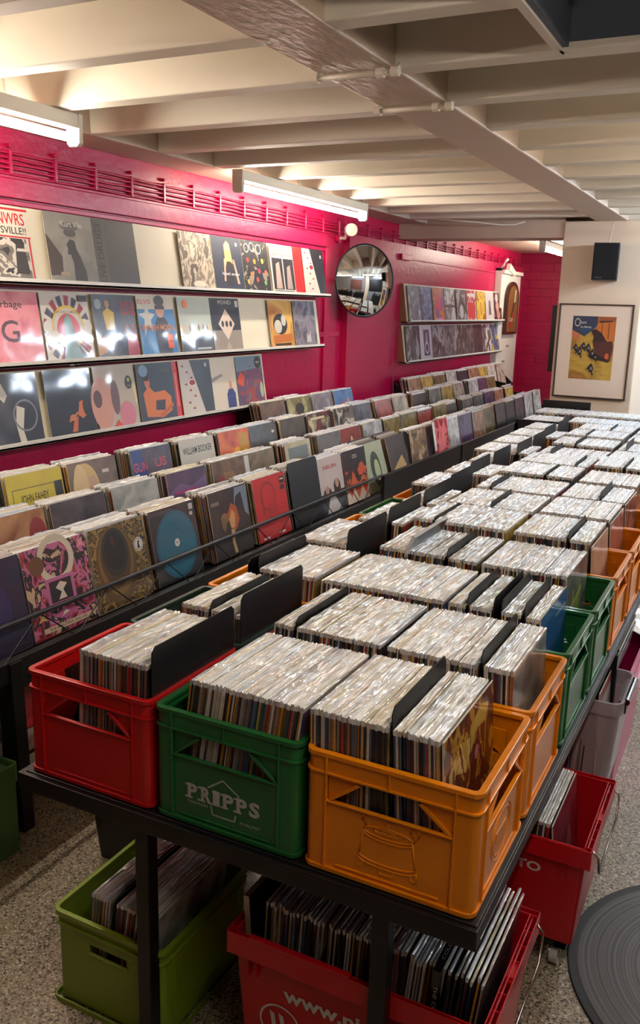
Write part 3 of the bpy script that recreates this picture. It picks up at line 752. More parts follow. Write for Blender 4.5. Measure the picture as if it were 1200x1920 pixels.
# band around the slot: everything except the front middle
full = pth
lo = [p for p in full]
i0 = max(range(len(full)), key=lambda i: -(full[i][1])*10-(full[i][0]))
back = [(.115, .008)]+[p for p in rrect(.008, .008, W_-.008, D_-.008, .022)[6:18][:0]]
pa = [( .022+.008, .008)]
cornerBL = [p for p in full if p[0] < .04 and p[1] < .04]; cornerTL = [p for p in full if p[0] < .04 and p[1] > .3]
cornerTR = [p for p in full if p[0] > .3 and p[1] > .3]; cornerBR = [p for p in full if p[0] > .3 and p[1] < .04]
order = [(W_-.115, .008)]+cornerBR+cornerTR+cornerTL+cornerBL+[(.115, .008)]
order = [(W_-.115, .008)]+sorted(cornerBR, key=lambda p: p[1])+sorted(cornerTR, key=lambda p: p[1])+sorted(cornerTL, key=lambda p: -p[1])+sorted(cornerBL, key=lambda p: -p[1])+[(.115, .008)]
mb.strip(order, t_, .174, .199, M_LIME)
mb.strip(rrect(0, 0, W_, D_, .026), .012, .252, H_, M_LIME, closed=True); mb.strip(rrect(.002, .002, W_-.002, D_-.002, .024), .006, .225, .232, M_LIME, closed=True)
mb.box((.012, .012, .004), (W_-.012, D_-.012, .012), M_LIME)
for y in (.05, .34): mb.box((W_-.010, y-.004, .012), (W_, y+.004, .228), M_LIME)
mb.box((.11, .004, .170), (W_-.11, .010, .175), M_LIME)
o = mb.obj('crate_shell', lc, bevel=.001)
s7 = single('record sleeve leaning in the lime green floor crate under the table', 'records in the lime floor crate')
O = Matrix.Translation((-1.07, .02, FZ+.02))
rl = random.Random(3)
shear_row(0, .115, .175, .022, .0, 7, s7, rl, origin=O, pitch=.0075)
div(-1.07+.185, .045, FZ+.34, w=.30, h=.315, lean=7, label='black divider leaning in the lime green crate on the floor', group='divider in the lime crate')
shear_row(0, .195, .31, .022, .0, 9, s7, rl, origin=O, pitch=.0072)

def tote(x0, y0, x1, y1, z0, z1, label, text_top, logo, right_handle=True):
    e = empty('tote_box', (x0, y0, z0)); tag(e, label, 'tote')
    W = x1-x0; D = y1-y0; H = z1-z0
    mb = MB(); rim_box(mb, .012, .012, W-.012, D-.012, 0, H-.004, M_TOTE, taper=.018, t=.004, r=.012)
    # deep collar
    mb.strip(rrect(0, 0, W, D, .006, 2), .003, H-.052, H, M_TOTE, closed=True)
    mb.strip(rrect(0, 0, W, D, .006, 2), .014, H-.054, H-.050, M_TOTE, closed=True)
    mb.strip(rrect(.0, .0, W, D, .006, 2), .012, H-.006, H-.002, M_TOTE, closed=True) if False else None
    # hinge cells along the two short ends
    for s in (0, 1):
        xa, xb = (0, .022) if s == 0 else (W-.022, W)
        mb.box((xb-.003 if s == 0 else xa, .02, H-.05), ((xb if s == 0 else xa+.003), D-.02, H), M_TOTE)
        for k in range(8):
            yy = .02+(D-.04)*k/7; mb.box((xa, yy-.0015, H-.05), (xb, yy+.0015, H-(.0 if k in (0, 7) else .006)), M_TOTE)
        mb.box((xa, D*.42, H-.02), (xb, D*.58, H-.012), M_TOTE)
    for xx in (.055, .075, W-.055, W-.075): mb.box((xx-.0015, .004, H-.10), (xx+.0015, .03, H-.05), M_TOTE)
    mb.box((.06, -.002, H-.004), (.30, .012, H+.006), M_TOTE)
    mb.obj('shell', e, bevel=.001)
    # steel bails
    for s in (0, 1):
        hb = MB(); X_ = -.008 if s == 0 else W+.008; sg = -1 if s == 0 else 1
        hb.tube([(X_-sg*.012, D-.03, H-.01), (X_+sg*.006, D-.03, H-.03), (X_+sg*.008, D-.06, H-.09), (X_+sg*.008, .06, H-.09), (X_+sg*.006, .03, H-.03), (X_-sg*.012, .03, H-.01)], .0032, M_STEEL, 8)
        hb.obj('wire_bail', e, smooth=True)
    # front print: the front leans with the taper
    slope = math.atan2(.018, H)
    B = Matrix.Translation((W/2, .0118+.035*.0, H-.004)) @ Matrix.Rotation(R(90)+slope, 4, 'X')
    tb = MB()
    for s_, cx, cz, hgt, wd in text_top: put_text(tb, s_, hgt, M_WHITE, B @ Matrix.Translation((cx, cz, 0)), width=wd, bold=.03, layer=.0012)
    if logo:
        cx, cz = logo
        def q(u, v): return (cx+u, cz+v, .0012)
        n = 30
        vs = [q(r*.052*math.cos(2*PI*i/n), r*.052*math.sin(2*PI*i/n)) for r in (1, .9) for i in range(n)]
        tb.add(vs, [(i, (i+1) % n, n+(i+1) % n, n+i) for i in range(n)], M_WHITE, B)
        for dx in (-.010, .013): tb.add([q(dx-.016, .030), q(dx-.004, .024), q(dx+.002, -.018), q(dx+.012, -.032), q(dx-.004, -.030), q(dx-.010, -.012)], [(0, 1, 2, 3, 4, 5)], M_WHITE, B)
    o = tb.obj('front_print', e, fix=False); o['label'] = 'white lettering printed on the red front'
    return e
e1 = tote(-.555, .025, .045, .425, -.56, -.25, 'large red tote of records on the floor under the front right of the table', [('www.niemi.fi', -.005, -.118, .052, .315), ('NIEMI', .03, -.205, .075, .26)], (-.172, -.205))
e2 = tote(-.495, .712, .107, 1.115, -.56, -.25, 'red tote beside the vinyl mat, second one along the table', [('MUUTTO', .075, -.095, .038, .20)], None)
def dolly(x0, y0, x1, y1, label):
    e = empty('dolly', ((x0+x1)/2, (y0+y1)/2, FZ)); tag(e, label, 'dolly'); w = (x1-x0)/2; d = (y1-y0)/2
    mb = MB(); mb.box((-w, -d, .068), (w, -d+.03, .086), M_BLACKM); mb.box((-w, d-.03, .068), (w, d, .086), M_BLACKM); mb.box((-w, -d, .068), (-w+.03, d, .086), M_BLACKM); mb.box((w-.03, -d, .068), (w, d, .086), M_BLACKM); mb.obj('deck', e)
    for sx in (-1, 1):
        for sy in (-1, 1):
            c = MB(); cx, cy = sx*(w-.03), sy*(d-.03)
            c.tube([(cx-.011, cy, .031), (cx+.011, cy, .031)], .030, mat('caster_white', (206, 204, 200), .4), 20); c.tube([(cx-.016, cy, .031), (cx+.016, cy, .031)], .011, M_STEEL, 12)
            c.box((cx-.019, cy-.016, .026), (cx-.015, cy+.016, .068), M_STEEL); c.box((cx+.015, cy-.016, .026), (cx+.019, cy+.016, .068), M_STEEL)
            c.obj('caster', e)
dolly(-.505, .07, -.01, .38, 'caster dolly carrying the front red tote'); dolly(-.45, .745, .062, 1.08, 'caster dolly with a white wheel under the red tote by the vinyl mat')
s8 = single('record sleeve standing in the front red tote under the table', 'records in the front red tote')
rt = random.Random(9); ZT = -.555
TE = Matrix.Translation((-.555, .025, ZT+.008))
yy = .042; hh = 0
def tote_row(a, b, lean, pitch=.0078, s=s8): shear_row(0, a, b, yy, 0, lean, s, rt, origin=TE @ Matrix.Translation((0, 0, .045)), pitch=pitch, yj=.012, zj=.008)
cover_record('record_sleeve', 'thick cream-edged record at the left end of the front red tote', 'record', [('t', 'LINCOLN', .36, .80, .5, .09, (150, 140, 120)), ('t', 'MAYOR', .32, .66, .36, .09, (150, 140, 120)), ('r', .05, .1, .9, .55, (30, 26, 30))], (-.555+.055, .225, ZT+.058), lean=4, base=(26, 24, 28), t=.014, edge=(190, 176, 150))
tote_row(.075, .215, 3); div(-.555+.222, .05, -.235, h=.3, lean=3, label='black divider among the records in the front red tote', group='divider in the front tote')
tote_row(.228, .41, 3); tote_row(.412, .478, 5)
mb = MB(); mb.box((-.016, 0, 0), (0, .315, .315), mat('black_box_set', (16, 16, 18), .35, coat=.6))
put_text(mb, 'THE COMPLETE 1963', .011, M_WHITE, Matrix(((1, 0, 0, -.008), (0, 0, -1, 0), (0, 1, 0, .0), (0, 0, 0, 1))) @ Matrix.Translation((0, .2, 0)) @ Matrix.Rotation(R(-90), 4, 'Z'), width=.16, layer=.0005)
put_text(mb, 'COLD SWEAT  FIRST SIDES', .010, M_WHITE, Matrix.Translation((-.008, .157, .315)) @ Matrix.Rotation(R(90), 4, 'Z'), width=.24, layer=.0005)
o = mb.obj('boxed_set', loc=(-.555+.472, .055, ZT+.06), rot=(0, R(2), 0), fix=False); tag(o, 'thick black boxed set with white spine lettering in the front red tote', 'record')
s9 = single('clear-sleeved record at the right end of the front red tote', 'clear-sleeved records in the front red tote')
tote_row(.484, .572, 6, .011, s9)
# records in the second tote
s10 = single('clear-sleeved record in the red tote by the vinyl mat', 'records in the second red tote')
shear_row(0, -.26, -.005, .757, -.548, 2, None, rt, pitch=.0075)
cover_record('record_sleeve', 'record with a dark pink shiny cover leaning in the red tote by the vinyl mat', 'record', [('p', [(.2, .1), (.35, .8), (.6, .9), (.8, .3)], (140, 70, 84)), ('e', .6, .45, .1, .25, (190, 120, 130))], (.030, .917, -.550), lean=6, base=noise_art([(120, 20, 40), (160, 60, 76), (90, 14, 28)], 7, (1, 1, 1), False, 2))
# clear boxes and lids on the floor
def glassy(name, rgb, al):
    m_, nt, b = new_mat(name); b.inputs['Base Color'].default_value = (*lin(rgb), 1); b.inputs['Roughness'].default_value = .3
    b.inputs['Alpha'].default_value = al; b.inputs['Coat Weight'].default_value = .6; return m_
M_CLEAR = glassy('clear_plastic', (214, 206, 212), .55); M_PINK = mat('pink_plastic', (206, 22, 110), .35, coat=.2)
e = empty('clear_box', (-.315, 1.36, -.43)); tag(e, 'translucent plastic box of records beside the table, behind the red tote', 'box')
mb = MB(); rim_box(mb, 0, 0, .385, .30, 0, .30, M_CLEAR, taper=.022, t=.003, r=.035); mb.obj('box_shell', e)
mb = MB(); mb.strip(rrect(-.006, -.006, .391, .306, .04), .010, .265, .308, M_CLEAR, closed=True); mb.obj('rim', e)
mb = MB(); mb.tube([(.394, .05, .30), (.394, .25, .30)], .011, mat('handle_black', (24, 24, 26), .2, coat=.8), 12); mb.box((.37, .05, .26), (.395, .25, .30), M_BLACKM); mb.obj('handle', e, smooth=False)
shear_row(0, -.27, -.02, 1.37, -.423, 1, None, rt, pitch=.012)
mb = MB(); rim_box(mb, 0, 0, .36, .40, 0, .215, M_BLACK, taper=.02); mb.box((.01, .01, .205), (.35, .39, .215), M_BLACK); tag(mb.obj('storage_bin', loc=(-.32, 1.30, FZ)), 'low black bin under the translucent box beside the table', 'bin')
cover_record('record_sleeve', 'red-edged record facing right inside the translucent box', 'record', [('r', .1, .1, .8, .5, (120, 40, 40)), ('r', .1, .6, .8, .9, (210, 200, 196))], (.012, 1.53, -.42), lean=2, base=(196, 84, 76))
e = empty('clip_tray', (-.29, 1.74, -.19)); tag(e, 'shallow translucent tray with a grey clip and chrome bar on the magenta box', 'tray')
mb = MB(); rim_box(mb, 0, 0, .30, .42, 0, .09, M_CLEAR, taper=.015, t=.003, r=.03); mb.obj('tray_shell', e)
mb = MB(); mb.box((.10, -.012, .02), (.25, .012, .095), mat('clip_grey', (60, 58, 62), .4)); mb.tube([(.16, -.016, .06), (.16, -.010, .06)], .014, M_BLACKM, 12); mb.tube([(.20, -.016, .06), (.20, -.010, .06)], .010, M_BLACKM, 12); mb.tube([(.275, .0, .10), (.275, .42, .10)], .020, M_CHROME, 14); mb.obj('clip_handle', e)
mb = MB(); rim_box(mb, 0, 0, .335, .62, 0, .445, M_PINK, taper=.02, t=.004, r=.03)
e = mb.obj('pink_box', loc=(-.27, 1.34, FZ)); tag(e, 'magenta plastic box on the floor behind the translucent box', 'box'); e.location = (-.29, 1.71, FZ)
mb = MB(); mb.strip(rrect(-.01, -.01, .34, .63, .035), .014, .415, .45, mat('lid_pink', (214, 130, 160), .3, coat=.5), closed=True); mb.tube([(.350, .05, .43), (.350, .55, .43)], .014, mat('lid_pink', (214, 130, 160), .3), 10); o = mb.obj('lid_rim', e)
mb = MB(); mb.box((-.004, .3, .1), (0, .33, .3), M_WHITE) if False else None
e = empty('plastic_sheet', (.0, 2.18, -.18)); tag(e, 'crumpled pale plastic sheet on the magenta box at the right edge', 'plastic sheet')
mb = MB(); rs = random.Random(2)
g = [[(i*.05-.15, j*.05, rs.uniform(-.01, .01)+.05*math.sin(i*.8)) for i in range(6)] for j in range(9)]
vs = [p for r_ in g for p in r_]+[(p[0], p[1], p[2]-.004) for r_ in g for p in r_]; fs = []
for j in range(8):
    for i in range(5):
        a = j*6+i; fs.append((a, a+1, a+7, a+6)); fs.append((a+54, a+60, a+61, a+55))
mb.add(vs, fs, mat('pale_film', (226, 222, 214), .15, coat=.8)); mb.obj('sheet', e)
# black bin under the table, and things under the left rack
mb = MB(); rim_box(mb, 0, 0, .46, .36, 0, .40, M_BLACK, taper=.03, t=.005, r=.02)
tag(mb.obj('storage_bin', loc=(-1.40, .50, FZ)), 'black tapered bin on the floor between the lime crate and the rack', 'bin')
# vinyl mat
def vinyl_mat():
    m_, nt, b = new_mat('vinyl_mat_black'); b.inputs['Base Color'].default_value = (*lin((48, 46, 48)), 1); b.inputs['Roughness'].default_value = .45
    tc = N(nt, 'ShaderNodeTexCoord'); ln_ = N(nt, 'ShaderNodeVectorMath', operation='LENGTH'); nt.links.new(tc.outputs['Object'], ln_.inputs[0])
    # printed grooves: rings of grey, and a few dark track gaps
    mlt = N(nt, 'ShaderNodeMath', operation='MULTIPLY'); mlt.inputs[1].default_value = 26; nt.links.new(ln_.outputs['Value'], mlt.inputs[0])
    no = N(nt, 'ShaderNodeTexNoise', noise_dimensions='1D'); no.inputs['Scale'].default_value = 5; no.inputs['Detail'].default_value = 6; nt.links.new(mlt.outputs[0], no.inputs['W'])
    cr = N(nt, 'ShaderNodeValToRGB'); cr.color_ramp.elements[0].position = .38; cr.color_ramp.elements[0].color = (*lin((22, 21, 23)), 1); cr.color_ramp.elements[1].position = .62; cr.color_ramp.elements[1].color = (*lin((86, 80, 78)), 1)
    nt.links.new(no.outputs['Fac'], cr.inputs['Fac']); nt.links.new(cr.outputs['Color'], b.inputs['Base Color'])
    return m_
e = empty('vinyl_record_mat', (.505, .90, FZ)); tag(e, 'big round floor mat printed like a black vinyl record at the bottom right', 'mat')
mb = MB(); n = 96; mb.tube([(0, 0, .0), (0, 0, .004), (0, 0, .006)], [.452, .452, .450], mat('mat_rim', (26, 26, 28), .6), n); mb.obj('rim', e)
mb = MB(); mb.tube([(0, 0, .0061), (0, 0, .0068)], .428, vinyl_mat(), n); mb.obj('groove_print', e)
mb = MB(); mb.tube([(0, 0, .0069), (0, 0, .0073)], .15, mat('mat_label', (150, 30, 36), .6), 48); o = mb.obj('centre_label', e)

# ------------------------------------------------------------------ left rack of stepped black browsers
rack = empty('record_rack', (-2.2, 4, FZ)); tag(rack, 'long stepped black record rack along the magenta wall with three tiers', 'record rack')
def rpart(name, mb, bevel=.002, smooth=False):
    o = mb.obj(name, bevel=bevel, smooth=smooth); o.parent = rack; o.matrix_parent_inverse = Matrix.Translation((2.2, -4, -FZ)); return o
RY0, RY1, RS = -.6, 8.25, 3.53
TX = {1: (-1.72, -.075), 2: (-2.00, -.02), 3: (-2.23, .07)}      # front edge x and floor height of each tier
mb = MB()
mb.box((-1.98, RY0, -.16), (-1.70, RY1, -.075), M_BLACK); mb.box((-2.21, RY0, -.16), (-1.99, RY1, -.02), M_BLACK); mb.box((-2.50, RY0, -.16), (-2.22, RY1, .07), M_BLACK)
mb.box((-1.715, RY0, -.115), (-1.685, RY1, -.045), M_BLACK); mb.box((-2.52, RY0, -.16), (-2.50, RY1, .30), M_BLACK)
mb.box((-2.005, RY0, -.03), (-1.99, RY1, .10), M_BLACK); mb.box((-2.235, RY0, .05), (-2.22, RY1, .18), M_BLACK)
rpart('trays', mb)
mb = MB(); mb.box((-1.70, RS, -.30), (-1.675, RY1, .075), M_BLACK)
for y in (5.05, 6.6): mb.box((-1.674, y, -.30), (-1.668, y+.012, .075), M_BLACKM)
rpart('front_panel', mb)
mb = MB(); mb.tube([(-1.69, RY0, .080), (-1.69, RS, .080)], .007, M_BLACKM, 8); mb.tube([(-1.69, RY0, .074), (-1.69, RS, .074)], .006, M_BLACKM, 8); rpart('front_rail', mb)
for k in range(11):
    y = .16+.345*(k-1)
    if y > RS-.1: break
    mb = MB(); mb.tube([(-1.69, y+.14, .078), (-1.69, y+.30, -.05)], .003, M_BLACKM, 6); mb.tube([(-1.69, y+.14, .078), (-1.69, y-.02, -.05)], .003, M_BLACKM, 6); rpart('wire_brace', mb)
for y in (-.55, .50, 3.52, 5.8, 8.15):
    mb = MB(); mb.prism([(-1.74, FZ), (-1.66, FZ), (-1.68, -.05), (-1.74, -.05)], 'y', y, y+.05, M_BLACK); rpart('leg', mb)
    mb = MB(); mb.box((-2.5, y, FZ), (-2.44, y+.05, -.05), M_BLACK); rpart('leg', mb)
for y in (RY0-.02, RY1):
    mb = MB(); mb.prism([(-2.52, -.16), (-1.69, -.16), (-1.69, .08), (-1.98, .12), (-2.0, .2), (-2.21, .22), (-2.23, .3), (-2.52, .34)], 'y', y, y+.02, M_BLACK); rpart('side_panel', mb)
# tier contents: covers facing the aisle with sleeves packed behind them
B90 = Matrix.Rotation(R(90), 4, 'Z')
def stack_behind(x, yc, z, n, lean=10, rn_=RND, dy=.01, dz=.012):
    """n sleeves packed behind a cover, spines at their near side"""
    for i in range(n):
        gi = rn_.randrange(len(GEO)); g = GEO[gi]
        X = Matrix.Translation((x-.006-.0052*(i+1)+rn_.uniform(-.001, .001), yc-.157+rn_.uniform(-dy, dy), z+rn_.uniform(-dz, dz*.3)-.0)) @ Matrix.Rotation(-R(lean+rn_.uniform(-.6, .6)), 4, 'Y')
        k = len(STUFF.v); STUFF.v += [tuple(X @ Vector(v)) for v in g[0]]; STUFF.f += [[a+k for a in f] for f in g[1]]; STUFF.m += g[2]
DARKP = [(30, 28, 32), (70, 66, 70), (150, 140, 130)]
F1 = [  # right edge y, label, base, art
 (1.000, 'record with a pink and black folk patchwork cover, nearest in the front rack tier', noise_art([(30, 24, 30), (170, 40, 60), (200, 110, 150), (34, 28, 34), (210, 180, 140)], 16, (1, 1, 1), True, 1),
   [('o', .5, .82, .20, .28, (226, 214, 190)), ('p', [(.28, .30), (.72, .30), (.72, .62), (.28, .62)], (196, 110, 160)), ('p', [(.33, .34), (.67, .34), (.67, .58), (.33, .58)], (30, 24, 28)), ('p', [(.44, .36), (.5, .44), (.42, .5), (.5, .56), (.6, .52), (.53, .46), (.57, .36)], (230, 222, 200)), ('e', .2, .80, .11, .11, (110, 74, 34)),
    ('r', .14, .04, .9, .10, (220, 200, 170)), ('t', 'THE BEAUTIFUL BALLAD', .52, .07, .6, .04, (60, 40, 40)), ('p', [(.08, .18), (.12, .22), (.1, .28), (.15, .25), (.2, .28), (.18, .22), (.22, .18), (.15, .2)], (230, 200, 120)), ('p', [(.85, .86), (.88, .92), (.86, .98), (.91, .94), (.96, .98), (.94, .91), (.98, .86), (.91, .88)], (230, 160, 170)), ('p', [(.3, .2), (.5, .13), (.7, .2), (.5, .26)], (190, 90, 140)), ('p', [(.44, .17), (.56, .2), (.5, .24)], (230, 220, 200))]),
 (1.330, 'record with a gold embossed arch cover and round white badge in the front tier', noise_art([(120, 92, 36), (70, 52, 24), (156, 124, 56), (50, 38, 22)], 30, (1, 1, 1), True, 4),
   [('e', .42, .50, .36, .48, (96, 70, 28)), ('e', .42, .55, .31, .42, (128, 96, 40)), ('e', .42, .60, .27, .36, (84, 60, 26)), ('e', .42, .66, .23, .30, (50, 38, 24)), ('e', .42, .68, .18, .24, (26, 22, 20)), ('e', .40, .80, .03, .06, (90, 20, 20)), ('e', .86, .66, .09, .09, (226, 222, 214)), ('e', .86, .66, .078, .078, (90, 84, 80)), ('e', .86, .66, .07, .07, (226, 222, 214)), ('p', [(.83, .61), (.89, .61), (.87, .66), (.89, .71), (.85, .7), (.84, .66)], (40, 36, 36))]),
 (1.690, 'record with a big teal blue disc on a black cover in the front tier', (32, 30, 34),
   [('r', 0, .92, .5, .97, (60, 60, 66)), ('e', .5, .48, .44, .46, (0, 92, 118)), ('e', .5, .48, .40, .42, (4, 104, 130)), ('o', .5, .48, .29, .295, (0, 84, 108)), ('o', .5, .48, .2, .205, (0, 84, 108)), ('e', .5, .5, .055, .055, (220, 222, 214)), ('e', .5, .5, .012, .012, (40, 40, 44)), ('r', .86, .88, .95, .96, (200, 200, 196)), ('r', .86, .80, .93, .85, (180, 180, 180))]),
 (2.113, 'record with an old-master figure in orange drapery on a dark cover', noise_art([(30, 28, 26), (46, 42, 38), (24, 22, 22)], 5, (1, 1, 1), False, 3),
   [('p', [(.60, .6), (.7, .98), (1, .98), (1, .5), (.9, .58), (.85, .9), (.7, .85)], (112, 134, 150)), ('p', [(.05, .85), (.25, .85), (.25, .8), (.05, .8)], (120, 110, 100)), ('p', [(.42, .62), (.55, .78), (.68, .7), (.72, .5), (.6, .36), (.46, .42)], (176, 84, 40)), ('p', [(.45, .55), (.55, .68), (.62, .6), (.58, .42), (.48, .4)], (206, 158, 96)), ('p', [(.46, .40), (.56, .38), (.52, .2), (.56, .04), (.48, .03), (.45, .2)], (196, 166, 112)), ('e', .34, .58, .10, .08, (130, 96, 60)), ('e', .3, .5, .06, .1, (110, 96, 60))]),
 (2.490, 'record with a plain red cover and faint oval figure in the front tier', (196, 24, 30),
   [('o', .42, .68, .2, .235, (140, 20, 26)), ('r', .22, .4, .26, .7, (140, 20, 26)), ('p', [(.3, .25), (.7, .35), (.62, .6), (.4, .55)], (176, 24, 30)), ('r', .82, .82, .97, .93, (24, 22, 24)), ('r', .84, .88, .95, .90, (220, 220, 214)), ('r', .82, .72, .95, .80, (30, 26, 28)), ('r', .1, .03, .3, .06, (230, 228, 222)), ('r', .6, .04, .8, .07, (230, 228, 222))]),
 (3.165, 'record with two figures on a pale grey cover beside the black divider', (196, 186, 180),
   [('r', 0, 0, 1, .36, (30, 28, 30)), ('e', .3, .36, .16, .10, (34, 30, 30)), ('e', .7, .42, .14, .16, (40, 34, 34)), ('p', [(.2, .0), (.4, .34), (.55, .3), (.8, .0)], (206, 200, 196)), ('e', .3, .42, .08, .07, (176, 140, 120)), ('e', .7, .5, .07, .09, (180, 150, 130)), ('t', 'HELEN', .5, .82, .5, .10, (190, 60, 50))]),
 (3.500, 'record with orange tumbling figures on black, last before the solid rack front', noise_art([(34, 26, 26), (60, 30, 26), (196, 96, 50), (40, 28, 26)], 9, (1, 1, 1), True, 7),
   [('r', 0, .0, 1, .34, (216, 200, 180)), ('p', [(.0, .34), (.2, .1), (.35, .3), (.5, .05), (.7, .3), (.85, .08), (1, .34)], (206, 70, 30)), ('e', .7, .6, .13, .13, (196, 80, 40)), ('p', [(.2, .35), (.35, .6), (.5, .38)], (200, 90, 50)), ('r', 0, .62, 1, 1, (36, 30, 32)), ('e', .76, .6, .13, .12, (196, 80, 40)), ('t', 'OOO', .5, .86, .2, .10, (214, 204, 190))]),
]
LEAN = 11
rk = random.Random(31)
for y, lab, base, art in F1:
    cover_record('record_sleeve', lab, 'record', art, (-1.752, y-.157, -.055), lean=LEAN, base=base, sticker=None)
    stack_behind(-1.752, y-.160, -.055, 22 if y != 3.165 else 14, LEAN, rk)
cover_record('record_sleeve', 'dark blue record at the left edge of the picture in the front tier', 'record', [('e', .5, .5, .3, .3, (40, 40, 90))], (-1.752, .52, -.055), lean=LEAN, base=(30, 28, 60)); stack_behind(-1.752, .52, -.055, 20, LEAN, rk)
mb = MB(); mb.prism([(-.165, 0), (.165, 0), (.165, .33), (.15, .345), (-.15, .345), (-.165, .33)], 'x', 0, .003, M_CARD)
o = mb.obj('divider_card', loc=(-1.750, 2.69, -.055), rot=(0, -R(LEAN), 0)); tag(o, 'big plain black divider facing the aisle right of the red record', 'divider'); stack_behind(-1.752, 2.69, -.055, 20, LEAN, rk)
F2 = [(.55, 'brown record at the left edge in the middle tier', PALS[3], None), (1.090, 'record with an orange still-life cover in the middle tier, over the pink patchwork one', [(150, 84, 44), (196, 140, 90), (90, 40, 26)], [('p', [(.2, .2), (.5, .6), (.8, .5), (.7, .15)], (206, 150, 96)), ('e', .85, .7, .14, .2, (150, 40, 36)), ('e', .3, .4, .14, .16, (110, 60, 36)), ('r', .78, .66, .9, .71, (226, 220, 210))]),
 (1.440, 'record with a dark purple brown blurred cover in the middle tier', [(60, 44, 50), (84, 66, 70), (40, 32, 38)], [('r', .2, .4, .9, .44, (110, 90, 92))]),
 (1.805, 'record with a black mountain peak on a pale grey cover', [(150, 150, 144), (190, 190, 182), (120, 122, 120)], [('r', 0, .35, 1, .5, (110, 112, 112)), ('p', [(.25, .35), (.5, .62), (.62, .55), (.85, .35)], (44, 44, 46))]),
 (2.190, 'record with a purple dusk cover and orange lettering in the middle tier', [(66, 44, 84), (96, 60, 96), (40, 30, 60)], [('p', [(0, .7), (.3, .82), (.6, .74), (1, .86), (1, .6), (0, .55)], (120, 90, 130)), ('p', [(.2, .35), (.35, .55), (.5, .4), (.6, .6), (.8, .38)], (206, 120, 40)), ('r', .15, .66, .75, .71, (170, 60, 120))]),
 (2.570, 'record with a brown street photo cover in the middle tier', [(90, 64, 50), (130, 96, 70), (60, 44, 40)], [('p', [(.2, .2), (.3, .8), (.6, .78), (.7, .2)], (150, 110, 70)), ('r', .1, .55, .3, .75, (150, 60, 60))]),
 (2.870, 'record with a round brown eye-like cover and white price strip in the middle tier', [(110, 90, 66), (140, 118, 90), (84, 66, 50)], [('r', -.0, .0, .14, .98, (216, 214, 206)), ('e', .55, .42, .2, .2, (170, 150, 110)), ('e', .55, .42, .13, .13, (40, 34, 30)), ('e', .55, .42, .05, .05, (120, 100, 70))]),
 (3.315, 'record with a beige bordered landscape cover and black strip in the middle tier', [(206, 196, 160), (190, 178, 140), (214, 206, 176)], [('r', .12, .5, .88, .9, (130, 140, 140)), ('p', [(.12, .6), (.4, .72), (.88, .58), (.88, .5), (.12, .5)], (170, 130, 80)), ('r', .0, .0, 1, .4, (24, 22, 24))]),
 (3.735, 'record with a grey cover and pale arch in the middle tier', [(96, 92, 94), (120, 116, 116), (70, 68, 72)], [('e', .3, .3, .2, .4, (196, 188, 176)), ('p', [(.55, .1), (.7, .5), (.9, .1)], (80, 50, 40))]),
 (4.060, 'record with a dark red cover and pale figure in the middle tier', [(110, 30, 36), (150, 60, 50), (70, 20, 28)], [('p', [(.4, .1), (.45, .6), (.5, .75), (.58, .6), (.62, .1)], (206, 176, 130)), ('e', .5, .75, .05, .07, (206, 176, 130))]),
 (4.420, 'record with a grey ink-drawn cover in the middle tier', [(176, 176, 172), (120, 120, 120), (206, 204, 200)], [('e', .5, .4, .25, .25, (140, 140, 140)), ('e', .45, .45, .1, .12, (60, 60, 60))])]
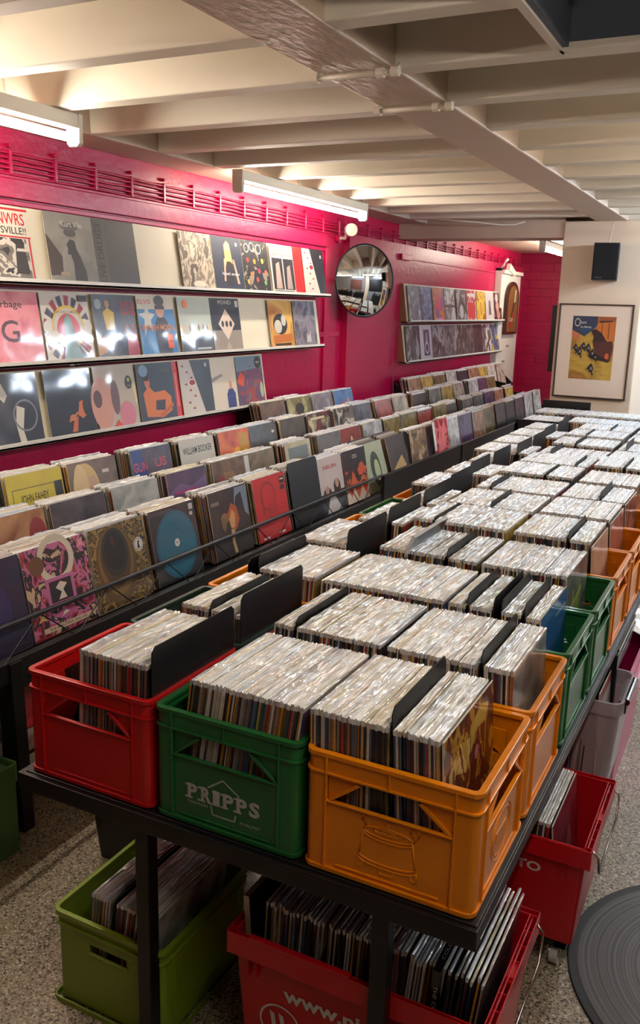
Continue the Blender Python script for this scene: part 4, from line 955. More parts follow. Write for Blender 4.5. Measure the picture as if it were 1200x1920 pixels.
F3 = [(.70, 'dark record in the back tier at the left edge', PALS[8], None), (1.07, 'tan record in the back tier at the left edge', PALS[3], None),
 (1.430, 'bright yellow record cover lettered in thin black capitals in the back tier', [(196, 178, 24), (204, 186, 30), (190, 170, 24)], [('r', .08, .80, .82, .81, (70, 60, 20)), ('r', .08, .2, .09, .8, (70, 60, 20)), ('t', 'JOHN FAHEY', .46, .66, .5, .15, (60, 52, 20)), ('r', .83, .62, .98, .82, (26, 24, 24))]),
 (1.785, 'record with a blonde woman in profile on its cover', [(110, 92, 84), (130, 110, 100), (90, 74, 68)], [('e', .32, .55, .28, .42, (214, 184, 130)), ('p', [(.3, .75), (.5, .78), (.58, .55), (.62, .42), (.52, .25), (.3, .2)], (206, 166, 140)), ('e', .22, .55, .16, .42, (224, 196, 146)), ('r', .53, .5, .57, .53, (60, 40, 40)), ('r', .68, .78, .82, .83, (214, 206, 200))]),
 (2.210, 'record with bold red lettering over a blue and black cover in the back tier', [(46, 40, 60), (90, 70, 90), (30, 28, 40)], [('p', [(0, 0), (.45, 0), (.25, 1), (0, 1)], (40, 60, 130)), ('t', 'GUN', .2, .72, .34, .2, (214, 70, 80)), ('t', 'US', .7, .74, .3, .2, (214, 70, 80)), ('p', [(.5, .1), (.7, .6), (.95, .2)], (90, 60, 60))]),
 (2.600, 'white record lettered WILLIAM BOOKER over black drawn figures', (206, 200, 186), [('t', 'WILLIAM BOOKER', .5, .80, .84, .16, (40, 36, 36)), ('p', [(.05, .1), (.1, .5), (.16, .35), (.2, .5), (.26, .3), (.3, .5), (.36, .1)], (30, 28, 30)), ('e', .6, .35, .14, .2, (40, 70, 50)), ('e', .5, .3, .09, .14, (170, 50, 40)), ('p', [(.4, .1), (.9, .1), (.85, .55), (.75, .3), (.6, .4)], (36, 32, 34)), ('e', .78, .38, .09, .12, (190, 120, 40))]),
 (2.965, 'record with a fiery red orange sunset cover in the back tier', [(206, 60, 24), (230, 110, 40), (170, 30, 20)], [('e', .55, .55, .14, .14, (240, 170, 60)), ('p', [(.6, .2), (.65, .95), (.95, .9), (.98, .3)], (200, 140, 30)), ('p', [(.1, .3), (.5, .5), (.9, .35), (.9, .25), (.1, .22)], (200, 50, 60))]),
 (3.290, 'dark record with a white strip across its cover in the back tier', [(50, 48, 52), (80, 78, 80), (36, 34, 38)], [('r', .35, .3, .92, .45, (206, 204, 198)), ('r', .8, .8, .9, .85, (200, 200, 196))]),
 (3.660, 'dark record with yellow green lettering low on its cover in the back tier', [(52, 46, 44), (80, 70, 64), (36, 32, 32)], [('p', [(.3, .1), (.35, .35), (.45, .2), (.55, .4), (.65, .2), (.75, .38), (.8, .12)], (150, 156, 70))])]
def spec(y, lab, pal, art, x, z):
    if pal and isinstance(pal[0], int): base = pal
    else: base = noise_art([tuple(c) for c in pal], 6 if art else 9, (1, 1, 1), art is None, int(y*10) % 10)
    art = art if art is not None else random_art(random.Random(int(y*100)), pal)[1]
    cover_record('record_sleeve', lab, 'record', art, (x, y-.157, z), lean=LEAN, base=base)
    stack_behind(x, y-.160, z, 17, LEAN, rk)
for a in F2: spec(*a, -2.035, -.010)
for a in F3: spec(*a, -2.262, .075)
# the part of the rack with a solid front: smaller in view
y = 3.86; k = 0; rb = random.Random(77)
seq1 = [('pale green bordered record with a dark portrait behind the solid rack front', [(176, 180, 150), (160, 166, 136), (190, 190, 160)], [('e', .5, .45, .24, .36, (50, 60, 44)), ('e', .55, .42, .13, .22, (176, 180, 130))]),
        ('dark record with a tilted cream card on its cover, behind the solid rack front', [(50, 42, 40), (70, 60, 56), (40, 34, 34)], [('p', [(.15, .3), (.7, .55), (.85, .3), (.3, .1)], (190, 156, 100))])]
def tier_far(x, z, y0, y1, names_, step=.37, first=()):
    y = y0; i = 0
    while y < y1:
        pal = rb.choice(PALS)
        if i < len(first):
            lab, p2, art = first[i]; base = noise_art(p2, 6, (1, 1, 1), False, 2); grp = None
        else:
            base, art = random_art(rb, pal); lab = names_; grp = names_+'s' if False else names_
        n = rb.randint(9, 17); fan = rb.random() < .35
        if y > 4.7 and i >= len(first):
            stack_behind(x+.006, y-.157, z+rb.uniform(0, .01), n, LEAN+(5 if fan else 0), rb, dz=.016); y += rb.choice((.34, .36, .40)); i += 1; continue
        cover_record('record_sleeve', lab, 'record', art, (x+.0, y-.157, z), lean=LEAN+(6 if fan else 0), base=base, group=None if i < len(first) else grp)
        if fan:
            for q in range(4): cover_record('record_sleeve', lab if i >= len(first) else names_, 'record', [], (x-.012-.03*(q+1), y-.150, z), lean=LEAN+6-2*q, base=rb.choice([(150, 130, 110), (90, 84, 80), (200, 190, 176), (60, 56, 60)]), group=names_)
        else: stack_behind(x, y-.160, z, n, LEAN, rb)
        y += step+rb.uniform(-.015, .02); i += 1
tier_far(-1.765, -.055, 3.86, 8.3, 'small-looking record cover in the front tier of the far rack, behind its solid black front', first=seq1)
cover_record('record_sleeve', 'bright red and pink scribbled record cover in the front tier far along the rack', 'record', [('p', [(.2, .2), (.4, .8), (.5, .5), (.7, .9), (.8, .3)], (230, 120, 120)), ('r', -.02, .3, .12, .98, (226, 224, 220))], (-1.745, 4.86, -.03), lean=LEAN, base=noise_art([(200, 40, 60), (150, 24, 40), (226, 110, 110)], 12, (1, 1, 1), True, 2))
tier_far(-2.035, -.010, 4.79, 8.3, 'record cover in the middle tier of the far rack')
tier_far(-2.262, .075, 4.03, 8.3, 'record cover in the back tier of the far rack')
# two short upper racks against the wall
def upper(y0, y1, x, z, lab, names_, covers):
    e = empty('upper_rack', (x, y0, z)); tag(e, lab, 'record rack')
    L = y1-y0
    mb = MB(); mb.box((-.24, 0, -.03), (.03, L, 0), M_BLACK); mb.box((.02, 0, -.03), (.035, L, .07), M_BLACK); mb.box((-.25, 0, -.03), (-.235, L, .26), M_BLACK); mb.obj('tray', e, bevel=.002)
    for y in (-.012, L):
        mb = MB(); mb.prism([(-.25, -.03), (.035, -.03), (.035, .06), (-.20, .27), (-.25, .27)], 'y', y, y+.012, M_BLACK); mb.obj('side_panel', e)
    for y in (.02, L-.06):
        mb = MB(); mb.box((-.2, y, -.2), (-.16, y+.04, -.03), M_BLACK); mb.obj('bracket', e)
    y = y0+.27; i = 0
    while y < y1+.02:
        if i < len(covers): lab2, p2, art = covers[i]; base = noise_art(p2, 7, (1, 1, 1), False, i); g = None
        else: base, art = random_art(rb); lab2 = names_; g = names_
        if g is None: cover_record('record_sleeve', lab2, 'record', art, (x+.012, y-.165, z+.004), lean=LEAN+3, base=base)
        stack_behind(x+.012, y-.165, z+.004, rb.randint(12, 20), LEAN+3, rb); y += .352; i += 1
upper(3.42, 4.80, -2.42, .165, 'short black upper rack against the wall below the display shelves', 'dark sleeve standing in the short upper rack by the display shelves',
      [('brown-edged dark record first in the short upper rack', [(70, 50, 46), (110, 84, 70), (40, 34, 34)], []), ('record with a green and tan portrait cover in the short upper rack', [(150, 146, 96), (110, 100, 70), (176, 170, 120)], [('e', .5, .45, .22, .3, (110, 70, 50)), ('e', .5, .75, .2, .12, (50, 46, 40))]),
       ('record with a pale lilac cover in the short upper rack', [(150, 146, 156), (120, 110, 120), (180, 176, 184)], [('e', .7, .4, .12, .2, (90, 70, 80))]), ('record with a bright blue cover of red figures, last in the short upper rack', [(40, 84, 140), (60, 110, 160), (30, 60, 110)], [('e', .4, .6, .12, .14, (180, 70, 60)), ('e', .6, .45, .12, .2, (60, 50, 80)), ('e', .7, .7, .07, .1, (190, 110, 90)), ('r', .1, .06, .8, .16, (150, 60, 60))])])
upper(5.95, 9.15, -2.42, .165, 'long black upper rack under the far display shelves', 'sleeve cover in the upper rack under the far display shelves', [])

# ------------------------------------------------------------------ wall displays
def display(y0, y1, ledges, lab, top, wx=WX, ends=None, side=False):
    e = empty('display_shelf', (wx, y0, ledges[-1][0])); tag(e, lab, 'shelf'); z0 = ledges[-1][0]
    for i, (z, ye) in enumerate(ledges):
        L = ye-y0; zt = (top if i == 0 else ledges[i-1][0]-.035)
        mb = MB()   # slanted back panel
        mb.prism([(.075, z-z0), (.081, z-z0), (.031, zt-z0), (.025, zt-z0)], 'y', 0, L, M_BOARD); mb.obj('back_panel', e)
        mb = MB(); mb.box((.02, 0, z-z0-.012), (.118, L, z-z0), M_SHELF); mb.box((.112, 0, z-z0-.012), (.118, L, z-z0+.014), M_SHELF); mb.obj('ledge', e, bevel=.0015)
        mb = MB(); mb.tube([(.03, 0.05, zt-z0-.02), (.036, .05, zt-z0-.02)], .006, M_STEEL, 8); mb.tube([(.03, L*.6, zt-z0-.02), (.036, L*.6, zt-z0-.02)], .006, M_STEEL, 8); mb.obj('screw', e)
        for y in (0, L-.018):
            mb = MB(); mb.prism([(0, z-z0-.012), (.10, z-z0-.012), (.075, z-z0), (.025, zt-z0), (0, zt-z0)], 'y', y, y+.018, mat('shelf_side', (150, 100, 70), .5) if side else M_SHELF); mb.obj('side', e)
    return e
display(.3, 4.50, [(1.155, 4.50), (.80, 4.42), (.447, 3.66)], 'large white display shelf with three ledges of records on the magenta wall', 1.47)
display(6.0, 9.05, [(.965, 9.05), (.612, 9.0)], 'distant white display shelf with two ledges of records by the corner', 1.29, wx=WX+.05, side=True)
def wall_lp(y, z, lab, base, art, x=WX+.100, lean=9, sticker=None, group=None, t=.004, edge=(200, 196, 188)):
    return cover_record('record_sleeve', lab, 'record', art, (x, y+.1575, z+.001), lean=lean, base=base, sticker=sticker, group=group, t=t, edge=edge)
ZT_, ZM_, ZB_ = 1.155, .80, .447
wall_lp(1.295, ZT_, 'record with red lettering over a black and white band photo, top ledge far left', (214, 206, 190),
  [('r', 0, .94, 1, .97, (196, 30, 34)), ('t', 'DGERNWRS', .45, .82, .95, .22, (200, 24, 30)), ('t', 'THE HITSVILLE!!', .45, .67, .98, .13, (34, 30, 30)), ('r', 0, .58, 1, .60, (196, 30, 34)), ('r', .0, .02, .93, .57, noise_art([(50, 46, 46), (206, 198, 184), (120, 112, 104), (60, 54, 52)], 13, (1, 1, 1), True, 2)), ('r', .95, .0, .98, .6, (196, 30, 34)), ('p', [(.65, .1), (.7, .5), (.85, .5), (.9, .1)], (56, 50, 50)), ('p', [(.7, .4), (.72, .44), (.88, .44), (.88, .4)], (210, 200, 190))])
wall_lp(1.705, ZT_, 'record with a capped smoker in grey profile on the top ledge', noise_art([(96, 92, 88), (150, 146, 136), (120, 116, 110)], 3, (1, 1, 1), False, 2),
  [('p', [(0, .1), (0, .7), (.28, .38), (.25, .12)], (70, 54, 46)), ('p', [(.48, .0), (.5, .3), (.46, .42), (.4, .42), (.42, .5), (.4, .56), (.48, .64), (.58, .62), (.6, .5), (.66, .4), (.74, .2), (.76, 0)], (50, 48, 50)), ('e', .5, .73, .13, .06, (84, 80, 78)), ('e', .5, .82, .2, .06, (96, 92, 90)), ('t', 'Kurt Vile', .55, .85, .45, .12, (200, 196, 190)), ('r', .2, .12, .38, .16, (170, 140, 120)), ('r', 0, .0, 1, .04, (60, 58, 58))])
wall_lp(2.020, ZT_, 'dark grey record with its title running up the left side on the top ledge', (66, 64, 64), [('r', 0, 0, .27, 1, (74, 72, 72))] + [('r', .0, 0, .004, 1, (40, 40, 40))])
vb = MB(); put_text(vb, 'LIVE DRUGS', .062, art_mat((28, 28, 30)), Matrix(((0, 0, 1, .0009), (1, 0, 0, -.115), (0, 1, 0, .15), (0, 0, 0, 1))) @ Matrix.Rotation(R(90), 4, 'Z'), width=.28, bold=.0)
o = vb.obj('title_print', fix=False); o.parent = [q for q in COL.objects if q.get('label', '').startswith('dark grey record with its title')][0]
wall_lp(2.715, ZT_, 'record with a sepia crowd drawing cover, first of the right group on the top ledge', noise_art([(90, 78, 66), (196, 180, 156), (130, 114, 96), (210, 196, 172)], 17, (1, 1, .7), True, 5), [('e', .5, .1, .2, .06, (220, 210, 190)), ('r', .3, 0.0, .8, .05, (70, 60, 52))])
wall_lp(3.035, ZT_, 'record with a long-haired blonde woman on dark blue on the top ledge', (36, 44, 66), [('p', [(.38, .1), (.42, .5), (.36, .62), (.42, .72), (.62, .72), (.68, .6), (.62, .4), (.64, .1)], (34, 32, 40)), ('p', [(.4, .45), (.4, .85), (.5, .93), (.6, .88), (.66, .5), (.58, .55), (.46, .55)], (206, 170, 110)), ('e', .5, .82, .06, .08, (220, 180, 150)), ('p', [(.3, .18), (.36, .6), (.42, .6), (.36, .18)], (206, 164, 136)), ('p', [(.66, .6), (.72, .58), (.84, .14), (.76, .14)], (206, 164, 136)), ('t', 'hazel anew', .55, .32, .6, .08, (214, 214, 220))], sticker=(.84, .88, .012, (222, 220, 214)))
wall_lp(3.355, ZT_, 'black record with bright flowers and loose script on the top ledge', noise_art([(30, 28, 30), (44, 40, 44), (26, 24, 26), (140, 130, 120)], 18, (1, 1, 1), True, 6),
  [('o', .2, .85, .07, .09, (206, 214, 190)), ('o', .4, .88, .07, .09, (206, 214, 190)), ('o', .65, .85, .08, .1, (206, 214, 190))]+[('e', u, v, .05, .05, c) for u, v, c in ((.2, .62, (206, 50, 50)), (.45, .6, (230, 150, 40)), (.6, .42, (210, 60, 90)), (.3, .35, (220, 120, 60)), (.75, .62, (226, 206, 70)), (.85, .4, (220, 110, 80)), (.5, .25, (190, 60, 60)), (.15, .2, (206, 160, 60)), (.8, .2, (120, 160, 90)))])
wall_lp(3.700, ZT_, 'white-framed record with two dark photographs and block lettering on the top ledge', (214, 206, 192), [('t', 'THE FLASHBACK LIVE', .5, .88, .8, .06, (50, 46, 46)), ('t', 'READY STEADY GO!', .5, .79, .85, .08, (50, 46, 46)), ('r', .05, .08, .48, .72, (40, 36, 44)), ('r', .52, .08, .95, .72, (44, 40, 46)), ('p', [(.15, .1), (.2, .6), (.35, .65), (.4, .1)], (176, 150, 140)), ('p', [(.6, .1), (.66, .55), (.8, .6), (.85, .1)], (160, 140, 136)), ('r', .05, .02, .9, .06, (50, 46, 46))])
wall_lp(4.005, ZT_, 'red record partly hidden near the right end of the top ledge', (200, 30, 34), [('r', .2, 0, .26, 1, (170, 20, 26))])
LIPS = [('p', [(.0, 1), (.35, 1), (.7, .0), (.0, 0)], (206, 196, 184))]+[('p', [(.06+.12*(i % 3)+.05*(i//3), .9-.11*i), (.14+.12*(i % 3)+.05*(i//3), .93-.11*i), (.16+.12*(i % 3)+.05*(i//3), .88-.11*i)], (150, 36, 50)) for i in range(8)]+[('e', .36, .60, .12, .07, (226, 220, 214)), ('e', .36, .60, .09, .05, (160, 40, 50))]
wall_lp(4.135, ZT_, 'black and white record with dark red marks at the right end of the top ledge', (36, 36, 44), LIPS, x=WX+.108, sticker=(.85, .85, .012, (222, 220, 214)))
# middle ledge
wall_lp(1.33, ZM_, 'pink marbled record with a big dark letter at the left end of the middle ledge', noise_art([(226, 120, 140), (236, 150, 160), (214, 96, 124)], 7, (1, 1, 1), False, 3), [('t', 'garbage', .42, .82, .55, .13, (60, 40, 50)), ('t', 'G', .42, .44, .34, .42, (84, 50, 66)), ('r', .85, .02, .98, .06, (150, 130, 140))])
wall_lp(1.66, ZM_, 'record with a cartoon sunburst rainbow and silver figure on the middle ledge', (214, 206, 196),
  [('p', [(.5+.5*math.cos(R(a+d)), .45+.52*math.sin(R(a+d))) if q else (.5, .45) for q, d in ((0, 0), (1, -6), (1, 6))], c) for a, c in [(20*i+5, [(160, 40, 60), (60, 50, 80)][i % 2]) for i in range(18)]]
  +[('e', .15, .5, .16, .12, (220, 214, 204)), ('e', .85, .5, .16, .12, (220, 214, 204)), ('e', .5, .5, .34, .32, (214, 178, 60)), ('e', .5, .5, .30, .28, (206, 198, 186)), ('t', 'THE NOBLE RAMBLERS', .5, .72, .5, .06, (150, 110, 60)), ('e', .5, .47, .24, .23, (196, 36, 50)), ('p', [(.0, .36), (.2, .46), (.4, .36), (.6, .4), (.8, .46), (1, .36), (1, .3), (0, .3)], (222, 216, 206)), ('p', [(.42, .62), (.5, .7), (.58, .6), (.62, .3), (.74, .02), (.3, .02), (.4, .3)], (110, 140, 140)), ('r', .78, .88, .98, .97, (40, 34, 36))])
wall_lp(2.005, ZM_, 'record with yellow-shirted figures and tall red lettering on the middle ledge', noise_art([(40, 50, 74), (70, 76, 96), (30, 36, 54)], 6, (1, 1, 1), False, 1), [('p', [(.25, .1), (.3, .5), (.22, .7), (.35, .88), (.5, .7), (.48, .1)], (46, 56, 90)), ('p', [(.26, .45), (.22, .72), (.34, .80), (.48, .72), (.46, .45)], (206, 170, 60)), ('e', .34, .85, .05, .06, (190, 140, 110)), ('p', [(.5, .2), (.52, .8), (.66, .8), (.68, .2)], (50, 60, 90)), ('t', 'BLONDE', .84, .78, .36, .32, (170, 30, 60)), ('t', 'ON', .84, .45, .26, .2, (170, 30, 60)), ('p', [(.7, .0), (.74, .35), (1, .4), (1, 0)], (170, 40, 70)), ('e', .12, .85, .08, .08, (150, 160, 170)), ('p', [(0, .2), (.2, .4), (.2, .1), (0, .05)], (190, 120, 50))])
wall_lp(2.345, ZM_, 'blue record lettered SPANISH MODEL with a man in glasses on the middle ledge', (56, 130, 190), [('r', 0, .78, 1, 1, (206, 196, 180)), ('t', 'ELVIS', .2, .9, .36, .1, (196, 40, 50)), ('p', [(.1, .3), (.16, .62), (.0, .7), (.18, .72), (.24, .88), (.3, .72), (.45, .7), (.32, .6), (.36, .4), (.24, .52)], (206, 204, 196)), ('p', [(.45, 0), (.42, .5), (.5, .64), (.72, .64), (.84, .48), (.82, 0)], (44, 40, 60)), ('e', .6, .8, .13, .16, (206, 150, 130)), ('e', .6, .92, .14, .09, (50, 40, 44)), ('r', .47, .78, .73, .84, (50, 34, 40)), ('t', 'SPANISH MODEL', .5, .47, .96, .13, (226, 130, 60)), ('r', .72, .12, .88, .36, (240, 90, 30)), ('t', 'LIVE', .8, .24, .1, .05, (60, 30, 30))])
wall_lp(2.70, ZM_, 'record with five figures against a pale dusk sky on the middle ledge', noise_art([(170, 190, 190), (190, 196, 180), (176, 186, 184)], 2, (1, 1, 1), False, 2), [('r', 0, .0, 1, .34, (60, 60, 66)), ('r', 0, .32, 1, .36, (150, 140, 120)), ('r', 0, .36, 1, .5, (206, 186, 146))]+[('p', [(u-.025, .26), (u-.03, .46), (u, .54), (u+.03, .46), (u+.025, .26)], (34, 34, 44)) for u in (.3, .43, .57, .72, .84)]+[('e', .22, .88, .08, .08, (236, 120, 40)), ('r', .45, .07, .9, .10, (200, 200, 200))])
wall_lp(3.02, ZM_, 'dark record with a pale diamond and three dots on the middle ledge', (44, 46, 58), [('r', 0, 0, 1, .4, (150, 136, 124)), ('p', [(.5, .22), (.22, .52), (.5, .8), (.78, .52)], (224, 200, 180)), ('e', .36, .52, .045, .06, (40, 40, 50)), ('e', .5, .52, .045, .06, (40, 40, 50)), ('e', .64, .52, .045, .06, (40, 40, 50)), ('t', 'POND', .5, .92, .45, .1, (190, 186, 180)), ('r', .86, .84, .96, .96, (214, 212, 206)), ('p', [(.5, .2), (.4, .05), (.6, .05)], (176, 160, 146))])
wall_lp(3.69, ZM_, 'record with a black and white beast on yellow, right of the middle ledge gap', noise_art([(206, 150, 60), (226, 180, 100), (180, 110, 40)], 5, (1, 1, 1), False, 4), [('e', .45, .5, .3, .22, (46, 44, 50)), ('e', .35, .45, .16, .14, (206, 200, 186)), ('e', .6, .58, .1, .12, (206, 200, 186)), ('p', [(.1, .1), (.9, .14), (.9, .3), (.1, .26)], (196, 110, 40)), ('r', .15, .05, .85, .1, (60, 44, 36))])
wall_lp(4.03, ZM_, 'record with a grey purple misty cover at the right end of the middle ledge', noise_art([(96, 92, 110), (140, 134, 146), (70, 68, 84), (120, 116, 120)], 8, (1, 1, 1), False, 5), [('p', [(.5, .1), (.55, .3), (.62, .22), (.7, .35), (.72, .1)], (196, 190, 186))])
# bottom ledge
wall_lp(1.30, ZB_, 'dark record with pale brush strokes at the left end of the bottom ledge', (40, 42, 58), [('p', [(.1, .98), (.3, .94), (.42, .7), (.34, .6), (.2, .75), (.05, .7)], (196, 190, 176)), ('p', [(.5, .3), (.56, .55), (.7, .5), (.62, .2), (.66, .0), (.54, .0)], (206, 200, 186)), ('o', .7, .4, .2, .23, (120, 120, 130)), ('t', 'Gilmore', .7, .9, .36, .07, (190, 186, 180)), ('p', [(0, .5), (.12, .4), (.1, .2), (0, .1)], (110, 110, 120))])
wall_lp(1.66, ZB_, 'near-black record with a singer lit orange at a microphone on the bottom ledge', (22, 24, 40), [('p', [(.62, .3), (.68, .5), (.76, .52), (.84, .44), (.82, .3), (.72, .24)], (206, 110, 60)), ('e', .82, .42, .08, .14, (30, 20, 26)), ('p', [(.4, .24), (.62, .36), (.62, .32), (.42, .2)], (190, 110, 70)), ('p', [(.44, .05), (.5, .2), (.62, .3), (.56, .06)], (196, 100, 60)), ('e', .5, .27, .07, .05, (196, 120, 80))])
wall_lp(1.995, ZB_, 'record with a close pink face and round black badge on the bottom ledge', (190, 176, 160), [('e', .14, .42, .26, .42, (206, 146, 130)), ('e', .04, .5, .1, .14, (90, 50, 50)), ('e', .46, .5, .1, .28, (110, 76, 76)), ('p', [(.3, .0), (.6, .0), (.46, .14)], (206, 50, 40)), ('e', .72, .2, .2, .22, (206, 120, 140)), ('p', [(.9, .7), (1, .7), (1, .2), (.94, .4)], (220, 206, 170)), ('e', .83, .72, .085, .11, (30, 28, 28)), ('e', .83, .76, .03, .035, (206, 190, 60)), ('r', .78, .66, .88, .67, (190, 170, 60))])
wall_lp(2.33, ZB_, 'record with an orange-lit bare-armed figure on the bottom ledge', (44, 48, 66), [('p', [(.15, .1), (.12, .5), (.28, .62), (.42, .5), (.72, .52), (.88, .4), (.86, .16), (.6, .06)], (214, 110, 40)), ('p', [(.4, .2), (.44, .36), (.7, .36), (.66, .18)], (40, 36, 44)), ('e', .25, .68, .07, .1, (206, 110, 60)), ('e', .24, .76, .07, .06, (40, 30, 34)), ('e', .18, .88, .12, .1, (120, 150, 180)), ('t', 'smooth', .8, .86, .2, .05, (150, 140, 110)), ('p', [(.5, .12), (.9, .3), (.92, .24), (.55, .04)], (190, 90, 30))])
wall_lp(2.57, ZB_, 'red record partly hidden in the bottom ledge row', (206, 36, 40), [('r', .12, 0, .16, 1, (170, 20, 26)), ('r', .3, .2, .34, .8, (230, 120, 120))], x=WX+.096)
wall_lp(2.70, ZB_, 'black and white record with dark red marks on the bottom ledge', (36, 40, 50), LIPS, x=WX+.104, sticker=(.84, .9, .012, (222, 220, 214)))
wall_lp(2.975, ZB_, 'white record with a small man in a blue jacket on the bottom ledge', (218, 206, 188), [('p', [(.0, .6), (.0, .5), (.55, .66), (.5, .7)], (150, 142, 130)), ('p', [(.62, .0), (.62, .3), (.7, .4), (.84, .4), (.92, .3), (.92, 0)], (36, 56, 120)), ('e', .77, .47, .05, .08, (206, 146, 110)), ('r', 0, 0, 1, .03, (120, 110, 104)), ('t', 'DECEMBER', .75, .25, .2, .04, (60, 110, 190))])
wall_lp(3.30, ZB_, 'record with blue and red tangled figures and a black seal, end of the bottom ledge', noise_art([(90, 100, 120), (150, 60, 60), (80, 70, 110), (120, 60, 90)], 14, (1, 1, 1), True, 3), [('p', [(0, .5), (.14, .7), (.3, .6), (.2, .4)], (220, 80, 50)), ('r', 0, .8, 1, 1, (110, 130, 146)), ('p', [(0, .8), (.2, .86), (.5, .78), (1, .84), (1, .76), (0, .7)], (110, 130, 146)), ('e', .84, .86, .13, .12, (28, 26, 28)), ('t', 'NEW', .84, .86, .14, .06, (200, 200, 196)), ('e', .9, .3, .07, .16, (170, 180, 150))])
# far display
fx = WX+.150
far1 = [(6.02, (150, 160, 180), PALS[9], 'pale blue grey'), (6.30, (70, 100, 150), [(60, 90, 150), (120, 140, 170), (40, 60, 110)], 'mottled blue'), (6.65, None, [(150, 60, 90), (206, 120, 60), (120, 80, 140)], 'purple and red'), (6.98, None, [(160, 160, 156), (110, 110, 110), (200, 200, 196)], 'grey patterned'),
        (7.34, None, [(40, 40, 44), (80, 80, 84), (160, 160, 160)], 'black'), (7.68, None, [(206, 60, 60), (206, 190, 180), (180, 30, 40)], 'red and white'), (8.02, None, [(206, 150, 40), (220, 190, 60), (170, 100, 30)], 'orange yellow'), (8.36, (214, 208, 204), [(214, 208, 204), (206, 200, 196), (220, 214, 210)], 'white'), (8.68, None, [(90, 50, 44), (60, 30, 30), (150, 120, 110)], 'dark brown')]
for i, (y, _c, pal, nm) in enumerate(far1):
    arts = {7: [('p', [(.35, .2), (.4, .7), (.48, .7), (.48, .2)], (60, 40, 60)), ('p', [(.52, .2), (.52, .7), (.6, .7), (.66, .2)], (60, 40, 60))], 8: [('e', .4, .8, .16, .16, (220, 200, 190)), ('e', .45, .5, .2, .18, (200, 160, 140)), ('e', .55, .2, .22, .16, (190, 140, 120))],
            6: [('e', .5, .4, .26, .36, (226, 200, 60)), ('e', .5, .4, .18, .26, (206, 150, 60))], 2: [('p', [(.2, .35), (.3, .75), (.5, .9), (.7, .7), (.75, .35)], (206, 60, 90)), ('r', .2, .02, .8, .1, (220, 160, 190))], 5: [('r', .1, .1, .9, .6, (200, 50, 50)), ('r', .1, .8, .9, .9, (220, 214, 206))], 4: [('e', .5, .3, .2, .22, (190, 190, 190))], 3: [('r', 0, .42, 1, .5, (60, 60, 60))]}.get(i, [])
    wall_lp(y, .965, '%s record cover on the upper ledge of the distant display' % nm, noise_art([tuple(c) for c in pal], 9, (1, 1, 1), i not in (0, 7), i), arts, x=fx, lean=8)
far2 = [(6.02, PALS[8], 'dark grey'), (6.36, None, 'white-framed blue swan-like'), (6.70, PALS[8], 'black, white streaked'), (7.02, [(40, 40, 44), (120, 120, 120), (70, 70, 74)], 'black lettered'), (7.34, [(36, 36, 38), (90, 86, 80), (150, 150, 150)], 'near-black photographic'), (7.68, [(60, 60, 60), (110, 106, 100), (40, 40, 42)], 'smoky grey'), (8.0, [(40, 38, 44), (60, 56, 62), (30, 30, 34)], 'plain black'), (8.34, [(206, 206, 206), (60, 60, 60), (120, 120, 120)], 'white and black striped'), (8.66, [(40, 70, 120), (60, 90, 140), (180, 170, 80)], 'deep blue')]
for i, (y, pal, nm) in enumerate(far2):
    if pal is None: base = (206, 196, 206); art = [('r', .3, .12, .8, .88, (60, 60, 84)), ('o', .55, .35, .12, .18, (190, 190, 214)), ('p', [(.5, .5), (.56, .8), (.62, .8), (.6, .5)], (190, 190, 214))]
    else: base = noise_art([tuple(c) for c in pal], 12, (1, 1, .6), True, i); art = []
    wall_lp(y, .612, '%s record cover on the lower ledge of the distant display' % nm, base, art, x=fx, lean=8)

# mirror
e = empty('round_mirror', (-2.46, 4.86, 1.275), (0, 0, R(-30))); tag(e, 'round convex mirror with a thin black rim on the magenta wall', 'mirror')
mb = MB(); n = 48; rings = []
Rm = .262
for j in range(9):
    a = j/8; r_ = Rm*a; rings.append((r_, .05*(1-a*a)))
vs = [(rings[0][1], 0, 0)]; fs = []
for r_, d in rings[1:]: vs += [(d, r_*math.cos(2*PI*i/n), r_*math.sin(2*PI*i/n)) for i in range(n)]
fs += [(0, 1+i, 1+(i+1) % n) for i in range(n)]
for j in range(7):
    for i in range(n): fs.append((1+j*n+i, 1+(j+1)*n+i, 1+(j+1)*n+(i+1) % n, 1+j*n+(i+1) % n))
mb.add(vs, fs, mat('mirror_glass', (225, 228, 226), .02, metal=1)); mb.obj('mirror_glass', e, smooth=True)
mb = MB(); P = [(0, Rm*1.012*math.cos(2*PI*i/n), Rm*1.012*math.sin(2*PI*i/n)) for i in range(n+1)]; mb.tube(P, .007, M_BLACKM, 8); mb.tube([(-.012, 0, 0), (-.002, 0, 0)], Rm, M_BLACKM, n); mb.obj('frame', e)
mb = MB(); mb.tube([(-.16, -.09, 0), (-.01, 0, 0)], .014, M_BLACKM, 8); mb.obj('bracket', e)

